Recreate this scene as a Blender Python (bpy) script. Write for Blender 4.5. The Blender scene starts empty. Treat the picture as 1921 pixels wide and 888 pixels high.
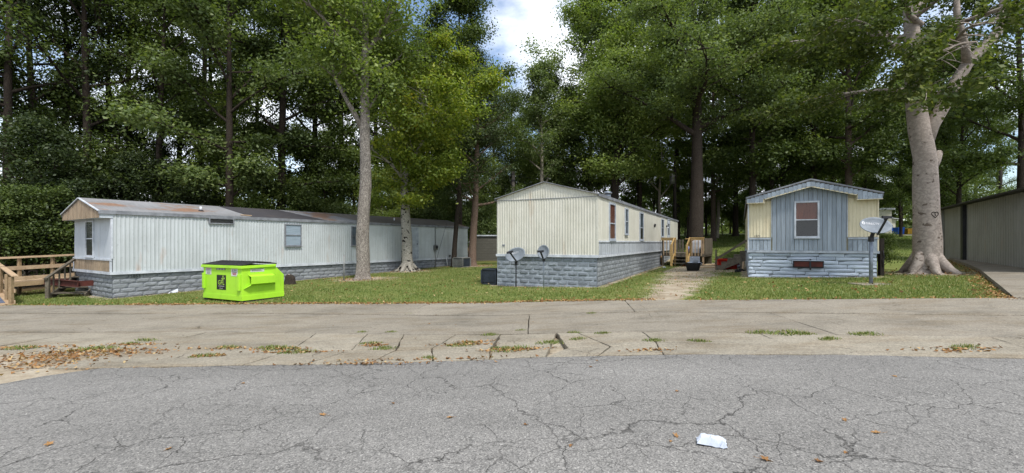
import bpy, bmesh, math, random
import numpy as np
from mathutils import Vector, Matrix, Euler
R = math.radians
S = bpy.context.scene
COL = S.collection

# ------------------------------------------------------------------ camera, sky, sun, exposure
H_CAM, F_PX, HOR = 1.5, 850.0, 455.0
cam_d = bpy.data.cameras.new('camera')
cam_d.sensor_width = 36.0
cam_d.lens = 36.0 * F_PX / 1921.0
cam_d.shift_y = (HOR - 444.0) / 1921.0
cam_d.clip_end = 2000
cam_o = bpy.data.objects.new('camera', cam_d)
COL.objects.link(cam_o)
cam_o.location = (0, 0, H_CAM)
cam_o.rotation_euler = (R(90), 0, 0)
S.camera = cam_o

SUN_EL, SUN_AZ = 58.0, 150.0          # azimuth clockwise from +Y: behind the camera, to the right
W = bpy.data.worlds.new('World')
S.world = W
W.use_nodes = True
wn = W.node_tree.nodes
wl = W.node_tree.links
wn.clear()
w_out = wn.new('ShaderNodeOutputWorld')
w_bg = wn.new('ShaderNodeBackground')
w_bg.inputs['Strength'].default_value = 0.12
w_sky = wn.new('ShaderNodeTexSky')
w_sky.sky_type = 'NISHITA'
w_sky.sun_disc = False
w_sky.sun_elevation = R(SUN_EL)
w_sky.sun_rotation = R(SUN_AZ)
w_tc = wn.new('ShaderNodeTexCoord')
w_map = wn.new('ShaderNodeMapping')
w_map.inputs['Scale'].default_value = (1.0, 1.0, 1.9)
w_map.inputs['Location'].default_value = (0.35, 0.2, 0.1)
w_noise = wn.new('ShaderNodeTexNoise')
w_noise.inputs['Scale'].default_value = 2.6
w_noise.inputs['Detail'].default_value = 8
w_noise.inputs['Roughness'].default_value = 0.55
w_ramp = wn.new('ShaderNodeValToRGB')
w_ramp.color_ramp.elements[0].position = 0.40
w_ramp.color_ramp.elements[1].position = 0.56
w_mix = wn.new('ShaderNodeMix')
w_mix.data_type = 'RGBA'
w_mix.inputs[7].default_value = (6.6, 6.9, 7.4, 1)
wl.new(w_tc.outputs['Generated'], w_map.inputs['Vector'])
wl.new(w_map.outputs['Vector'], w_noise.inputs['Vector'])
wl.new(w_noise.outputs['Fac'], w_ramp.inputs['Fac'])
wl.new(w_ramp.outputs['Color'], w_mix.inputs[0])
wl.new(w_sky.outputs['Color'], w_mix.inputs[6])
wl.new(w_mix.outputs[2], w_bg.inputs['Color'])
wl.new(w_bg.outputs['Background'], w_out.inputs['Surface'])

sun_d = bpy.data.lights.new('sun', 'SUN')
sun_d.energy = 2.6
sun_d.angle = R(9)
sun_d.color = (1.0, 0.96, 0.9)
sun_o = bpy.data.objects.new('sun', sun_d)
COL.objects.link(sun_o)
sun_o.rotation_euler = (R(90 - SUN_EL), 0, R(180 - SUN_AZ))
sun_o.location = (8, -12, 25)

vs = S.view_settings
vs.view_transform = 'Standard'
vs.look = 'None'
vs.exposure = 0.9
vs.gamma = 1.0
vs.use_curve_mapping = False
S.cycles.use_denoising = True
S.cycles.max_bounces = 7
S.cycles.diffuse_bounces = 3
S.cycles.glossy_bounces = 2
S.cycles.transmission_bounces = 4
S.cycles.transparent_max_bounces = 6
S.cycles.caustics_reflective = False
S.cycles.caustics_refractive = False

# ------------------------------------------------------------------ helpers
def lin(r, g, b):
    f = lambda c: (c / 255 / 12.92) if c / 255 <= 0.04045 else ((c / 255 + 0.055) / 1.055) ** 2.4
    return (f(r), f(g), f(b), 1.0)

def sst(a, b, x):
    t = min(1.0, max(0.0, (x - a) / (b - a)))
    return t * t * (3 - 2 * t)

def gz(x, y):
    """height of the ground"""
    xc = max(-30.0, min(26.0, x))
    base = -0.13 + (0.02 * xc if xc < 0 else 0.036 * xc)
    dy = max(-6.0, min(14.0, y - 16))
    k = sst(-2, 3, xc)
    base += dy * (0.012 * (1 - k) - 0.010 * k)
    base -= 0.02
    w = sst(1.0, 12.0, y)
    z = w * base + (1 - w) * 0.004 * xc
    z += 0.062 * max(0.0, min(34.0, y - 27)) * sst(3, 10, x)
    z += 0.02 * max(0.0, min(40.0, y - 34)) * (1 - sst(3, 10, x))
    return z

def gp(px, py):
    """the spot of the ground seen at a pixel of the photograph"""
    a, b = 0.5, 200.0
    fn = lambda Y: H_CAM - (py - HOR) / F_PX * Y - gz((px - 960.5) / F_PX * Y, Y)
    Y = a
    while Y < b and fn(Y) > 0:
        Y *= 1.02
    lo, hi = Y / 1.02, Y
    for _ in range(30):
        m = (lo + hi) / 2
        if fn(m) > 0: lo = m
        else: hi = m
    return ((px - 960.5) / F_PX * lo, lo)

def at(px, Y):
    return ((px - 960.5) / F_PX * Y, Y)

def tag(o, label=None, cat=None, group=None, kind=None):
    if label: o['label'] = label
    if cat: o['category'] = cat
    if group: o['group'] = group
    if kind: o['kind'] = kind
    return o

def empty(name, loc=(0, 0, 0), rz=0.0):
    o = bpy.data.objects.new(name, None)
    COL.objects.link(o)
    o.location = loc
    o.rotation_euler = (0, 0, rz)
    o.empty_display_size = 0.2
    return o

def link(name, me, mat=None, parent=None, loc=None, rot=None, scale=None):
    o = bpy.data.objects.new(name, me)
    COL.objects.link(o)
    if mat is not None and len(me.materials) == 0:
        me.materials.append(mat)
    if parent: o.parent = parent
    if loc is not None: o.location = loc
    if rot is not None: o.rotation_euler = rot
    if scale is not None: o.scale = scale
    return o

def ovr(o, mat):
    """give one copy of a shared mesh its own material"""
    o.material_slots[0].link = 'OBJECT'
    o.material_slots[0].material = mat

class MB:
    def __init__(self):
        self.v = []; self.f = []; self.sm = []
    def add(self, vs, fs, smooth=False):
        n = len(self.v)
        self.v += [tuple(p) for p in vs]
        self.f += [tuple(i + n for i in f) for f in fs]
        self.sm += [smooth] * len(fs)
        return self
    def box(self, p0, p1):
        x0, y0, z0 = p0; x1, y1, z1 = p1
        return self.add([(x0,y0,z0),(x1,y0,z0),(x1,y1,z0),(x0,y1,z0),(x0,y0,z1),(x1,y0,z1),(x1,y1,z1),(x0,y1,z1)],
                 [(0,3,2,1),(4,5,6,7),(0,1,5,4),(1,2,6,5),(2,3,7,6),(3,0,4,7)])
    def bar(self, a, b, w, h, up=(0, 0, 1)):
        a = Vector(a); b = Vector(b); d = (b - a).normalized()
        s = d.cross(Vector(up))
        if s.length < 1e-4: s = d.cross(Vector((1, 0, 0)))
        s.normalize(); u = s.cross(d).normalized()
        s *= w / 2; u *= h / 2
        vs = [a-s-u, a+s-u, a+s+u, a-s+u, b-s-u, b+s-u, b+s+u, b-s+u]
        return self.add(vs, [(0,1,2,3),(7,6,5,4),(0,4,5,1),(1,5,6,2),(2,6,7,3),(3,7,4,0)])
    def tube(self, pts, radii, n=10, cap=True, wob=0.0, seed=0):
        pts = [Vector(p) for p in pts]
        rng = random.Random(seed)
        ph = [rng.uniform(0, 6.28) for _ in range(6)]
        ref = Vector((1, 0, 0.001))
        vs = []
        for i, p in enumerate(pts):
            d = (pts[min(i+1, len(pts)-1)] - pts[max(i-1, 0)]).normalized()
            s = d.cross(ref)
            if s.length < 1e-3: s = d.cross(Vector((0, 1, 0)))
            s.normalize(); u = s.cross(d).normalized()
            r = radii[i] if hasattr(radii, '__len__') else radii
            for k in range(n):
                t = 2 * math.pi * k / n
                rr = r
                if wob:
                    rr *= 1 + wob * (math.sin(3 * t + ph[0] + p.z * .9) * .5 + math.sin(5 * t + ph[1] - p.z * 1.7) * .35 + math.sin(2 * t + ph[2] + p.z * 2.9) * .4)
                vs.append(p + (s * math.cos(t) + u * math.sin(t)) * rr)
        fs = []
        m = len(pts)
        for i in range(m - 1):
            for k in range(n):
                a = i * n + k; b = i * n + (k + 1) % n
                fs.append((a, b, b + n, a + n))
        self.add(vs, fs, True)
        if cap:
            nn = len(self.v) - m * n
            self.f.append(tuple(nn + k for k in range(n))[::-1]); self.sm.append(False)
            self.f.append(tuple(nn + (m-1) * n + k for k in range(n))); self.sm.append(False)
        return self
    def prism(self, poly, d0, d1, axis='y'):
        """polygon given as (u, z), extruded along y (or (y,z) along x, or (x,y) along z)"""
        n = len(poly)
        def P(p, d):
            if axis == 'y': return (p[0], d, p[1])
            if axis == 'x': return (d, p[0], p[1])
            return (p[0], p[1], d)
        vs = [P(p, d0) for p in poly] + [P(p, d1) for p in poly]
        fs = [tuple(range(n))[::-1], tuple(range(n, 2 * n))]
        for i in range(n):
            j = (i + 1) % n
            fs.append((i, j, j + n, i + n))
        return self.add(vs, fs)
    def mesh(self, name):
        me = bpy.data.meshes.new(name)
        me.from_pydata(self.v, [], self.f)
        me.polygons.foreach_set('use_smooth', self.sm)
        me.update()
        return me
    def build(self, name, mat, parent=None, loc=None, rot=None, bevel=0.0, recalc=True):
        me = self.mesh(name)
        if recalc:
            bm = bmesh.new(); bm.from_mesh(me)
            bmesh.ops.recalc_face_normals(bm, faces=bm.faces)
            bm.to_mesh(me); bm.free()
        o = link(name, me, mat, parent, loc, rot)
        if bevel:
            m = o.modifiers.new('bevel', 'BEVEL'); m.width = bevel; m.segments = 2; m.limit_method = 'ANGLE'
        return o

def copy_tree(o, parent=None):
    c = o.copy(); COL.objects.link(c); c.parent = parent
    for ch in list(o.children): copy_tree(ch, c)
    return c

# ------------------------------------------------------------------ materials
def newmat(name):
    m = bpy.data.materials.new(name); m.use_nodes = True
    nt = m.node_tree
    return m, nt, nt.nodes['Principled BSDF']

def N(nt, typ, **kw):
    n = nt.nodes.new(typ)
    for k, v in kw.items():
        if k in n.inputs: n.inputs[k].default_value = v
        else: setattr(n, k, v)
    return n

def noise(nt, vec, scale, detail=4, rough=.55, dist=0.0):
    n = N(nt, 'ShaderNodeTexNoise', Scale=scale, Detail=detail, Roughness=rough, Distortion=dist)
    if vec is not None: nt.links.new(vec, n.inputs['Vector'])
    return n.outputs['Fac']

def ramp(nt, fac, stops):
    r = nt.nodes.new('ShaderNodeValToRGB')
    el = r.color_ramp.elements
    while len(el) < len(stops): el.new(0.5)
    for e, (p, c) in zip(el, stops):
        e.position = p
        e.color = c if hasattr(c, '__len__') else (c, c, c, 1)
    nt.links.new(fac, r.inputs['Fac'])
    return r.outputs['Color']

def mix(nt, fac, a, b, mode='MIX'):
    m = nt.nodes.new('ShaderNodeMix'); m.data_type = 'RGBA'; m.blend_type = mode
    for sock, val in ((0, fac), (6, a), (7, b)):
        if hasattr(val, 'links'): nt.links.new(val, m.inputs[sock])
        else: m.inputs[sock].default_value = val
    return m.outputs[2]

def math_(nt, op, a, b=None, clamp=False):
    m = nt.nodes.new('ShaderNodeMath'); m.operation = op; m.use_clamp = clamp
    for i, val in enumerate((a, b)):
        if val is None: continue
        if hasattr(val, 'links'): nt.links.new(val, m.inputs[i])
        else: m.inputs[i].default_value = val
    return m.outputs[0]

def coords(nt, scale=(1, 1, 1), which='Object', rnd=False):
    tc = nt.nodes.new('ShaderNodeTexCoord')
    mp = nt.nodes.new('ShaderNodeMapping')
    mp.inputs['Scale'].default_value = scale
    nt.links.new(tc.outputs[which], mp.inputs['Vector'])
    if rnd:
        oi = nt.nodes.new('ShaderNodeObjectInfo')
        mm = math_(nt, 'MULTIPLY', oi.outputs['Random'], 37.0)
        nt.links.new(mm, mp.inputs['Location'])
    return mp.outputs['Vector']

def bump(nt, bs, h, strength=.3, dist=.02):
    b = nt.nodes.new('ShaderNodeBump')
    b.inputs['Strength'].default_value = strength; b.inputs['Distance'].default_value = dist
    nt.links.new(h, b.inputs['Height']); nt.links.new(b.outputs['Normal'], bs.inputs['Normal'])

def c4(c): return c if len(c) == 4 else (*c, 1)
def sc(c, k): return (c[0] * k, c[1] * k, c[2] * k, 1)

def pmat(name, c, c2=None, scale=3.0, rough=.7, metal=0.0, stretch=(1, 1, 1), fine=60, bstr=.15, bdist=.01, rnd=0.0, spec=.3, lo=.35, hi=.7, k=.8):
    m, nt, bs = newmat(name)
    c = sc(c, k); c2 = sc(c2, k) if c2 else sc(c, .72)
    v = coords(nt, stretch, rnd=rnd > 0)
    f = noise(nt, v, scale, 6, .6)
    col = ramp(nt, f, [(lo, c), (hi, c2)])
    f2 = noise(nt, v, fine, 3, .6)
    col = mix(nt, 0.35, col, ramp(nt, f2, [(.3, .55), (.7, 1.0)]), 'MULTIPLY')
    if rnd > 0:
        oi = nt.nodes.new('ShaderNodeObjectInfo')
        rr = nt.nodes.new('ShaderNodeMapRange')
        rr.inputs['To Min'].default_value = 1 - rnd; rr.inputs['To Max'].default_value = 1 + rnd * .4
        nt.links.new(oi.outputs['Random'], rr.inputs['Value'])
        col = mix(nt, 1.0, col, rr.outputs['Result'], 'MULTIPLY')
    nt.links.new(col, bs.inputs['Base Color'])
    bs.inputs['Roughness'].default_value = rough; bs.inputs['Metallic'].default_value = metal
    bs.inputs['Specular IOR Level'].default_value = spec
    if bstr: bump(nt, bs, f2, bstr, bdist)
    return m

def siding_mat(name, c, dirt, rust=0.0, k=.8):
    """painted metal: rain streaks, grime rising from the bottom edge, a few rust runs"""
    m, nt, bs = newmat(name)
    c = sc(c, k); dirt = sc(dirt, k)
    v = coords(nt, (1, 1, .12))
    f = noise(nt, v, 5.0, 6, .65)
    col = mix(nt, ramp(nt, f, [(.42, 0.0), (.75, .5)]), c, dirt)
    v2 = coords(nt, (1, 1, 1))
    f2 = noise(nt, v2, .8, 4, .6)
    col = mix(nt, ramp(nt, f2, [(.42, 0.0), (.75, .5)]), col, dirt)
    f4 = noise(nt, v2, 9, 6, .7)
    col = mix(nt, ramp(nt, f4, [(.57, 0.0), (.72, .4)]), col, sc(dirt, .55))
    if rust:
        f3 = noise(nt, coords(nt, (1, 1, .25)), 2.2, 6, .6)
        col = mix(nt, ramp(nt, f3, [(.60, 0.0), (.74, rust)]), col, lin(150, 105, 60))
    nt.links.new(col, bs.inputs['Base Color'])
    bs.inputs['Roughness'].default_value = .5
    bs.inputs['Specular IOR Level'].default_value = .35
    bump(nt, bs, noise(nt, coords(nt, (1, 1, .6)), 2.2, 4, .5), .5, .04)
    return m

def wood_mat(name, c, c2, rnd=.25, grain=(14, 14, 1.2), rough=.8, k=.8):
    m, nt, bs = newmat(name)
    c = sc(c, k); c2 = sc(c2, k)
    v = coords(nt, grain, rnd=True)
    f = noise(nt, v, 2.2, 8, .7, .6)
    col = ramp(nt, f, [(.3, c), (.55, [(c[i] + c2[i]) / 2 for i in range(3)] + [1]), (.72, c2)])
    v2 = coords(nt, (1, 1, 1), rnd=True)
    col = mix(nt, ramp(nt, noise(nt, v2, 2.0, 5, .6), [(.45, 0.0), (.75, .5)]), col, sc(c2, .6))
    oi = nt.nodes.new('ShaderNodeObjectInfo')
    rr = nt.nodes.new('ShaderNodeMapRange')
    rr.inputs['To Min'].default_value = 1 - rnd; rr.inputs['To Max'].default_value = 1 + rnd * .35
    nt.links.new(oi.outputs['Random'], rr.inputs['Value'])
    col = mix(nt, 1.0, col, rr.outputs['Result'], 'MULTIPLY')
    nt.links.new(col, bs.inputs['Base Color'])
    bs.inputs['Roughness'].default_value = rough
    bs.inputs['Specular IOR Level'].default_value = .2
    bump(nt, bs, f, .3, .01)
    return m

def leaf_mat(name, stops, trans=.35):
    m, nt, bs = newmat(name)
    nt.nodes.remove(bs)
    out = nt.nodes['Material Output']
    a = nt.nodes.new('ShaderNodeAttribute'); a.attribute_name = 'tint'
    col = ramp(nt, a.outputs['Fac'], stops)
    d = nt.nodes.new('ShaderNodeBsdfDiffuse'); t = nt.nodes.new('ShaderNodeBsdfTranslucent')
    g = nt.nodes.new('ShaderNodeBsdfGlossy'); g.inputs['Roughness'].default_value = .5
    g.inputs['Color'].default_value = (.5, .55, .5, 1)
    nt.links.new(col, d.inputs['Color'])
    tcol = mix(nt, 1.0, col, (1.25, 1.35, .55, 1), 'MULTIPLY')
    nt.links.new(tcol, t.inputs['Color'])
    m1 = nt.nodes.new('ShaderNodeMixShader'); m1.inputs[0].default_value = trans
    nt.links.new(d.outputs[0], m1.inputs[1]); nt.links.new(t.outputs[0], m1.inputs[2])
    m2 = nt.nodes.new('ShaderNodeMixShader'); m2.inputs[0].default_value = .03
    nt.links.new(m1.outputs[0], m2.inputs[1]); nt.links.new(g.outputs[0], m2.inputs[2])
    nt.links.new(m2.outputs[0], out.inputs['Surface'])
    return m

def bark_mat(name, c, c2, vs=(1, 1, .25), scale=9.0, bstr=.7, scars=None, k=.8, st=(.655, .69)):
    m, nt, bs = newmat(name)
    c = sc(c, k); c2 = sc(c2, k)
    v = coords(nt, vs)
    vo = N(nt, 'ShaderNodeTexVoronoi', Scale=scale, feature='DISTANCE_TO_EDGE')
    dn = nt.nodes.new('ShaderNodeVectorMath'); dn.operation = 'ADD'
    nz = N(nt, 'ShaderNodeTexNoise', Scale=scale * .7, Detail=5)
    nt.links.new(v, nz.inputs['Vector'])
    nt.links.new(v, dn.inputs[0]); nt.links.new(nz.outputs['Color'], dn.inputs[1])
    nt.links.new(dn.outputs[0], vo.inputs['Vector'])
    f = noise(nt, v, scale * 2.5, 6, .7)
    h = math_(nt, 'ADD', math_(nt, 'MULTIPLY', vo.outputs['Distance'], 1.4), math_(nt, 'MULTIPLY', f, .6))
    col = ramp(nt, h, [(.25, c2), (.62, c)])
    vb = coords(nt, (1, 1, 1))
    col = mix(nt, ramp(nt, noise(nt, vb, 1.1, 5, .6), [(.45, 0.0), (.8, .6)]), col, sc(c2, 1.3))
    if scars:
        fs = noise(nt, coords(nt, (1, 1, 1.3)), 4.2, 4, .5)
        col = mix(nt, ramp(nt, fs, [(st[0], 0.0), (st[1], 1.0)]), col, scars)
    nt.links.new(col, bs.inputs['Base Color'])
    bs.inputs['Roughness'].default_value = .9; bs.inputs['Specular IOR Level'].default_value = .15
    bump(nt, bs, h, bstr, .03)
    return m

# -- surfaces of the ground
def ground_material():
    m, nt, bs = newmat('ground')
    v = coords(nt)
    at_ = nt.nodes.new('ShaderNodeAttribute'); at_.attribute_name = 'dirt'
    g1 = ramp(nt, noise(nt, v, .9, 6, .65), [(.3, lin(96, 116, 54)), (.55, lin(126, 136, 76)), (.75, lin(152, 146, 98))])
    g1 = mix(nt, .6, g1, ramp(nt, noise(nt, v, 45, 4, .7), [(.3, .45), (.7, 1.0)]), 'MULTIPLY')
    d1 = ramp(nt, noise(nt, v, 1.6, 8, .7), [(.3, lin(132, 117, 96)), (.5, lin(168, 155, 134)), (.72, lin(196, 187, 170))])
    d1 = mix(nt, .5, d1, ramp(nt, noise(nt, v, 30, 6, .75), [(.35, .5), (.62, 1.0)]), 'MULTIPLY')
    nf = noise(nt, v, 2.3, 8, .7)
    k = math_(nt, 'ADD', at_.outputs['Fac'], math_(nt, 'MULTIPLY', math_(nt, 'SUBTRACT', nf, .5), 1.5))
    k = ramp(nt, k, [(.38, 0.0), (.62, 1.0)])
    fl = nt.nodes.new('ShaderNodeAttribute'); fl.attribute_name = 'wood_floor'
    wf = ramp(nt, noise(nt, v, 2.0, 7, .7), [(.3, lin(58, 48, 34)), (.6, lin(92, 76, 52)), (.8, lin(70, 80, 40))])
    col = mix(nt, k, g1, d1)
    col = mix(nt, fl.outputs['Fac'], col, wf)
    col = mix(nt, 1.0, col, (.8, .8, .8, 1), 'MULTIPLY')
    nt.links.new(col, bs.inputs['Base Color'])
    bs.inputs['Roughness'].default_value = .95; bs.inputs['Specular IOR Level'].default_value = .1
    bump(nt, bs, noise(nt, v, 25, 6, .7), .6, .03)
    return m

def crack_mask(nt, v, scale, width, seed, keep=(.45, .6)):
    """thin wandering cracks that come and go"""
    mp = nt.nodes.new('ShaderNodeMapping'); mp.inputs['Location'].default_value = (seed, seed * 1.7, 0)
    nt.links.new(v, mp.inputs['Vector'])
    nz = N(nt, 'ShaderNodeTexNoise', Scale=scale * 2.2, Detail=6, Roughness=.6)
    nt.links.new(mp.outputs[0], nz.inputs['Vector'])
    sub = nt.nodes.new('ShaderNodeVectorMath'); sub.operation = 'MULTIPLY_ADD'
    nt.links.new(nz.outputs['Color'], sub.inputs[0])
    sub.inputs[1].default_value = (.75 / scale * .55,) * 3
    nt.links.new(mp.outputs[0], sub.inputs[2])
    vo = N(nt, 'ShaderNodeTexVoronoi', Scale=scale, feature='DISTANCE_TO_EDGE')
    nt.links.new(sub.outputs[0], vo.inputs['Vector'])
    line = ramp(nt, vo.outputs['Distance'], [(width * .35, 1.0), (width, 0.0)])
    keepn = ramp(nt, noise(nt, mp.outputs[0], scale * .55, 3, .5), [(keep[0], 0.0), (keep[1], 1.0)])
    return math_(nt, 'MULTIPLY', line, keepn)

def asphalt_material():
    m, nt, bs = newmat('asphalt')
    v = coords(nt)
    agg = N(nt, 'ShaderNodeTexVoronoi', Scale=95.0)
    nt.links.new(v, agg.inputs['Vector'])
    stones = ramp(nt, agg.outputs['Color'], [(.0, lin(104, 102, 99)), (.45, lin(152, 149, 144)), (.8, lin(176, 172, 166)), (1.0, lin(216, 212, 204))])
    grit = ramp(nt, noise(nt, v, 150, 4, .75), [(.32, .42), (.55, 1.0)])
    col = mix(nt, .75, stones, grit, 'MULTIPLY')
    vb = coords(nt, (.35, 1, 1))
    tone = ramp(nt, noise(nt, vb, .55, 6, .6), [(.28, .74), (.72, 1.12)])
    col = mix(nt, 1.0, col, tone, 'MULTIPLY')
    pale = ramp(nt, noise(nt, coords(nt, (.25, .9, 1)), .9, 5, .6), [(.6, 0.0), (.8, .35)])
    col = mix(nt, pale, col, lin(186, 184, 180))
    c1 = crack_mask(nt, v, .6, .0052, 3.1, (.42, .58))
    c2 = crack_mask(nt, v, 1.7, .0085, 11.7, (.43, .58))
    c3 = crack_mask(nt, v, 4.2, .020, 7.3, (.50, .66))
    cr = math_(nt, 'MAXIMUM', c1, math_(nt, 'MAXIMUM', c2, math_(nt, 'MULTIPLY', c3, .6)))
    col = mix(nt, math_(nt, 'MULTIPLY', cr, .85), col, lin(62, 60, 57))
    col = mix(nt, 1.0, col, (.62, .63, .64, 1), 'MULTIPLY')
    nt.links.new(col, bs.inputs['Base Color'])
    bs.inputs['Roughness'].default_value = .88; bs.inputs['Specular IOR Level'].default_value = .25
    h = math_(nt, 'SUBTRACT', math_(nt, 'MULTIPLY', agg.outputs['Distance'], .6), math_(nt, 'MULTIPLY', cr, 2.0))
    bump(nt, bs, h, .55, .012)
    return m

def concrete_material(name, base, stain, dark, agg=True):
    m, nt, bs = newmat(name)
    v = coords(nt)
    tone = noise(nt, coords(nt, (.55, 1, 1)), 1.1, 10, .72)
    col = ramp(nt, tone, [(.28, dark), (.5, base), (.74, sc(base, 1.15))])
    st = ramp(nt, noise(nt, coords(nt, (.4, 1.2, 1)), 1.6, 9, .72), [(.48, 0.0), (.68, .6)])
    col = mix(nt, st, col, stain)
    ag = N(nt, 'ShaderNodeTexVoronoi', Scale=48.0)
    nt.links.new(v, ag.inputs['Vector'])
    col = mix(nt, .55, col, ramp(nt, ag.outputs['Color'], [(.05, .5), (.6, 1.0), (1.0, 1.3)]), 'MULTIPLY')
    col = mix(nt, .6, col, ramp(nt, noise(nt, v, 60, 5, .8), [(.36, .45), (.6, 1.0)]), 'MULTIPLY')
    oi = nt.nodes.new('ShaderNodeObjectInfo')
    rr = nt.nodes.new('ShaderNodeMapRange')
    rr.inputs['To Min'].default_value = .93; rr.inputs['To Max'].default_value = 1.03
    nt.links.new(oi.outputs['Random'], rr.inputs['Value'])
    col = mix(nt, 1.0, col, rr.outputs['Result'], 'MULTIPLY')
    cr = crack_mask(nt, v, 1.6, .016, 5.5, (.56, .68))
    col = mix(nt, math_(nt, 'MULTIPLY', cr, .7), col, lin(66, 58, 46))
    col = mix(nt, 1.0, col, (.62, .62, .61, 1), 'MULTIPLY')
    nt.links.new(col, bs.inputs['Base Color'])
    bs.inputs['Roughness'].default_value = .9; bs.inputs['Specular IOR Level'].default_value = .2
    bump(nt, bs, math_(nt, 'SUBTRACT', ag.outputs['Distance'], cr), .4, .01)
    return m

def roof_mat(name, c, c2, rust, amount=.6, k=.8):
    m, nt, bs = newmat(name)
    c = sc(c, k); c2 = sc(c2, k); rust = sc(rust, k)
    v = coords(nt, (1, .35, 1))
    col = ramp(nt, noise(nt, v, 1.2, 7, .65), [(.3, c), (.7, c2)])
    r = noise(nt, coords(nt, (.8, .5, 1)), .75, 8, .7)
    col = mix(nt, ramp(nt, r, [(.53, 0.0), (.61, amount)]), col, rust)
    col = mix(nt, .4, col, ramp(nt, noise(nt, coords(nt, (.3, 3, 1)), 6, 5, .7), [(.35, .45), (.6, 1.0)]), 'MULTIPLY')
    nt.links.new(col, bs.inputs['Base Color'])
    bs.inputs['Roughness'].default_value = .75
    bump(nt, bs, noise(nt, v, 14, 4, .6), .3, .02)
    return m

def glass_mat():
    m, nt, bs = newmat('window_glass')
    nt.nodes.remove(bs)
    out = nt.nodes['Material Output']
    t = nt.nodes.new('ShaderNodeBsdfTransparent'); t.inputs['Color'].default_value = (.95, .97, .97, 1)
    g = nt.nodes.new('ShaderNodeBsdfGlossy'); g.inputs['Roughness'].default_value = .06
    lw = nt.nodes.new('ShaderNodeLayerWeight'); lw.inputs['Blend'].default_value = .5
    fr = math_(nt, 'ADD', math_(nt, 'MULTIPLY', math_(nt, 'POWER', lw.outputs['Facing'], 5.0), .9), .045)
    mx = nt.nodes.new('ShaderNodeMixShader')
    nt.links.new(fr, mx.inputs[0])
    nt.links.new(t.outputs[0], mx.inputs[1]); nt.links.new(g.outputs[0], mx.inputs[2])
    nt.links.new(mx.outputs[0], out.inputs['Surface'])
    return m

def lime_mat():
    m, nt, bs = newmat('lime_paint')
    v = coords(nt)
    col = ramp(nt, noise(nt, v, 1.3, 6, .6), [(.3, lin(162, 214, 50)), (.7, lin(148, 200, 48))])
    run = noise(nt, coords(nt, (1, 1, .1)), 9, 6, .65)
    col = mix(nt, ramp(nt, run, [(.55, 0.0), (.8, .3)]), col, lin(120, 150, 50))
    scr = noise(nt, coords(nt, (1, 1, 2.5)), 14, 8, .8)
    col = mix(nt, ramp(nt, scr, [(.68, 0.0), (.73, .6)]), col, lin(120, 104, 74))
    nt.links.new(col, bs.inputs['Base Color'])
    bs.inputs['Roughness'].default_value = .5; bs.inputs['Specular IOR Level'].default_value = .35
    bump(nt, bs, noise(nt, v, 3.5, 3, .5), .35, .03)
    return m
M = {}
M['ground'] = ground_material()
M['asphalt'] = asphalt_material()
M['concrete'] = concrete_material('concrete', lin(172, 164, 150), lin(146, 130, 106), lin(130, 124, 113))
M['concrete_old'] = concrete_material('concrete_old', lin(180, 172, 156), lin(156, 138, 112), lin(140, 131, 116))
M['block_wall'] = concrete_material('block_wall', lin(122, 120, 112), lin(96, 92, 84), lin(90, 88, 82))
M['white_siding'] = siding_mat('white_siding', lin(210, 217, 219), lin(178, 184, 184), .4, .68)
M['white_flat'] = siding_mat('white_flat', lin(206, 214, 222), lin(176, 184, 190), .2, .72)
M['cream_siding'] = siding_mat('cream_siding', lin(222, 220, 207), lin(192, 190, 172), .3, .74)
M['yellow_siding'] = siding_mat('yellow_siding', lin(224, 214, 184), lin(196, 184, 152), .2)
M['shed_siding'] = siding_mat('shed_siding', lin(152, 152, 149), lin(120, 119, 115), .3)
M['trim_white'] = pmat('trim_white', lin(222, 228, 236), lin(176, 182, 190), 3, .5, fine=30)
M['trim_grey'] = pmat('trim_grey', lin(150, 154, 160), lin(104, 106, 112), 3, .5, fine=30)
M['trim_blue'] = pmat('trim_blue', lin(190, 198, 208), lin(148, 156, 166), 3, .6, fine=30)
M['plank_grey'] = wood_mat('plank_grey', lin(182, 194, 206), lin(122, 132, 144), .24, (6, 6, 1.4))
M['plank_light'] = wood_mat('plank_light', lin(200, 206, 212), lin(150, 156, 162), .18, (6, 6, 1.4))
M['plank_tan'] = wood_mat('plank_tan', lin(196, 176, 150), lin(132, 112, 90), .22, (6, 6, 1.4))
M['lumber_new'] = wood_mat('lumber_new', lin(210, 180, 124), lin(172, 138, 86), .15, (5, 5, 5))
M['lumber_tan'] = wood_mat('lumber_tan', lin(182, 158, 124), lin(138, 116, 88), .2, (5, 5, 5))
M['lumber_pale'] = wood_mat('lumber_pale', lin(202, 178, 148), lin(166, 138, 106), .18, (5, 5, 5))
M['lumber_old'] = wood_mat('lumber_old', lin(128, 120, 106), lin(76, 70, 60), .25, (5, 5, 5))
M['skirt_grey'] = pmat('skirt_grey', lin(162, 167, 172), lin(120, 125, 131), 1.2, .6, fine=6, bstr=.5, bdist=.03, rnd=.22, lo=.3, hi=.75)
M['skirt_blue'] = pmat('skirt_blue', lin(158, 166, 174), lin(112, 120, 128), 1.2, .55, fine=6, bstr=.5, bdist=.03, rnd=.22, lo=.3, hi=.75)
M['skirt_pale'] = pmat('skirt_pale', lin(206, 218, 232), lin(164, 176, 192), 1.0, .6, k=.84, fine=5, bstr=.6, bdist=.03, rnd=.2, lo=.3, hi=.75)
M['mortar'] = pmat('mortar', lin(176, 186, 196), lin(120, 128, 138), 4, .8, fine=20)
M['mortar_dark'] = pmat('mortar_dark', lin(110, 116, 124), lin(80, 85, 92), 4, .8, fine=20)
M['rust_red'] = pmat('rust_red', lin(100, 52, 44), lin(66, 36, 32), 3, .85, fine=40, bstr=.3)
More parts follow.
